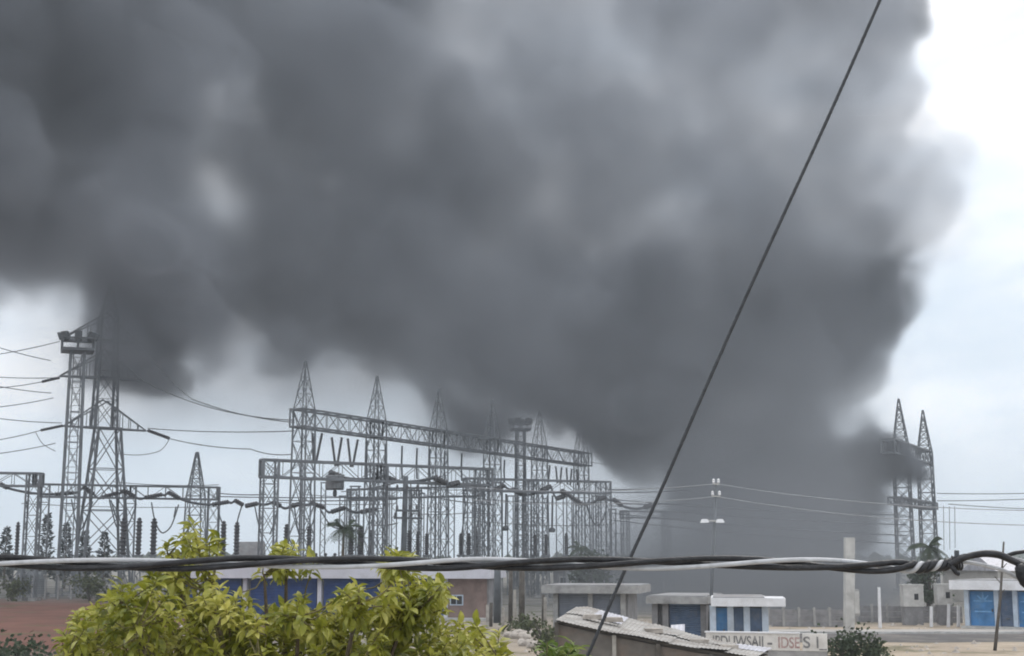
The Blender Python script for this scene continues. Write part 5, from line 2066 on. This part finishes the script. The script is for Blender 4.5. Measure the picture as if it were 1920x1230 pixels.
for name, ph0, amp, rad, mt in (('black_strand', 3.32 + 2.2, .0098, .0064, 'cable'), ('black_strand', 3.32 - 2.2, .0098, .0064, 'cable'), ('grey_strand', 3.32, .0086, .0050, 'cable_grey')):
    pts = []
    n = len(axis) - 1
    for k, p in enumerate(axis):
        ph = strand_phase(k, n) + ph0
        tight = max(0.0, min(1.0, (-120 + 1910 * k / n - 1540) / 120))
        a = amp * (1 - .28 * tight)
        pts.append(p + Vector((0, math.sin(ph) * a, math.cos(ph) * a)))
    m = MB(); m.tube(pts, rad, 10)
    m.build(name, M[mt], bundle, smooth=True)


def cable_piece(name, px, rad, mt, Y=CY, parent=bundle, n=10):
    m = MB()
    r_ = rad if hasattr(rad, '__len__') else rad
    pts = smoothline([at(q[0], q[1], Y + (q[2] if len(q) > 2 else 0)) for q in px], 8)
    if hasattr(r_, '__len__'):
        r_ = list(np.interp(np.linspace(0, 1, len(pts)), np.linspace(0, 1, len(r_)), r_))
    m.tube(pts, r_, n)
    return m.build(name, M[mt], parent, smooth=True)


cable_piece('black_strand', [(1780, 1060), (1800, 1049), (1825, 1041), (1850, 1038), (1875, 1041), (1900, 1052), (1925, 1063), (1990, 1085)], [.0066, .0066, .0072, .0082, .0075, .0066, .0066], 'cable', CY - .012)
cable_piece('grey_strand', [(1780, 1058), (1805, 1054), (1832, 1057), (1858, 1063), (1880, 1069), (1903, 1081), (1935, 1100)], .0042, 'cable_grey', CY + .01)
cable_piece('tail', [(1782, 1060, 0), (1788, 1067, -.012), (1793, 1074, -.014), (1799, 1077, -.014)], [.0055, .005, .0045, .004], 'cable', CY - .008)
cable_piece('loop', [(1880, 1046, .02), (1893, 1040, .02), (1908, 1036, .02), (1928, 1035, .02), (1960, 1040, .02)], .0042, 'cable', CY)
cable_piece('loop', [(1884, 1042, .03), (1898, 1046, .03), (1915, 1050, .03), (1940, 1056, .03)], .0035, 'cable_grey', CY)
m = MB()
cc = at(1792, 1056, CY)
for k in range(4):
    c = cc + Vector((-.006 + .005 * k, 0, 0))
    m.tube([c + Vector((.0015 * math.sin(g * 2), math.cos(g) * .0135, math.sin(g) * .0135)) for g in [2 * PI * j / 14 for j in range(15)]], .0022, 6, False)
m.build('binding_wire', M['cable'], bundle, smooth=True)
m = MB()
q = at(1797, 1043, CY)
m.bar(q + Vector((-.012, 0, -.008)), q + Vector((.016, 0, .0)), .012); m.bar(q + Vector((-.004, 0, -.012)), q + Vector((-.003, 0, .012)), .008)
m.build('clamp', M['steel_dark'], bundle)
m = MB()
q = at(1916, 1077, CY - .02)
m.tube_prof(q + Vector((-.004, 0, .022)), q + Vector((.008, 0, -.026)), [(0, .006), (.15, .012), (.5, .014), (.85, .011), (1, .006)], 12, 0)
tag(m.build('connector', M['cable'], bundle, smooth=True), 'black lumpy connector at the right edge')

# ------------------------------------------------------------------ single diagonal cable
DG = [(1740, -210), (1650, 0), (1562, 200), (1475, 390), (1390, 576), (1311, 755), (1237, 925), (1181, 1048), (1104, 1225), (1010, 1440)]
pts = smoothline([at(x, y, 4.4) for x, y in DG], 30)
m = MB(); m.tube(pts, .0052, 8)
dc = m.build('diagonal_cable', M['stay'], None, smooth=True, origin=pts[-1])
tag(dc, 'single dark cable slanting from the top right down behind the twisted bundle', 'cable')
m = MB()
h_ = []
for k, p in enumerate(smoothline(pts, 3)):
    a = k * 1.05
    h_.append(p + Vector((math.cos(a) * .0042, math.sin(a) * .0042, math.sin(a) * .002)))
m.tube(h_, .0025, 5)
m.build('wrapped_strand', M['stay'], dc, smooth=True)


# ------------------------------------------------------------------ thin smoke creeping through the yard
def low_smoke():
    cell = 1.6
    lo = np.array([-44, 106, 0.3], np.float32)
    hi = np.array([92, 250, 44], np.float32)
    n = np.ceil((hi - lo) / cell).astype(int) + 1
    hi = lo + (n - 1) * cell
    ax = [lo[i] + np.arange(n[i], dtype=np.float32) * cell for i in range(3)]
    X, Y, Z = ax[0][:, None, None], ax[1][None, :, None], ax[2][None, None, :]
    nz = fbm(tuple(n), cell, [(30, 1.0), (13, .7), (6, .4)], 23)
    cxm = 22 + (Y - 110) * .226
    d = np.exp(-np.abs((X - cxm) / np.where(X < cxm, .115 * Y, .052 * Y)) ** 2.4)
    d = d * np.exp(-np.maximum(Z - 1, 0) / (6.0 + 5 * np.clip((Y - 150) / 80, 0, 1)))
    d = d * np.clip(.75 + .8 * nz, 0, 2)
    for i in range(3):
        t = np.arange(n[i])
        f = np.clip(np.minimum(t + (99 if i == 2 else 0), n[i] - 1 - t) / 5.0, 0, 1)
        s = [1, 1, 1]; s[i] = -1
        d = d * f.reshape(s).astype(np.float32)
    return d.astype(np.float32), lo, hi, n


_d2, _lo2, _hi2, _n2 = low_smoke()
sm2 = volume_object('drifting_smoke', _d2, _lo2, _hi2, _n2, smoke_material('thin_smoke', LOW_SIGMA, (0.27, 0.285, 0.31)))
tag(sm2, 'thin grey smoke drifting low across the yard between the kiosk and the white roofed shop', 'smoke', kind='stuff')
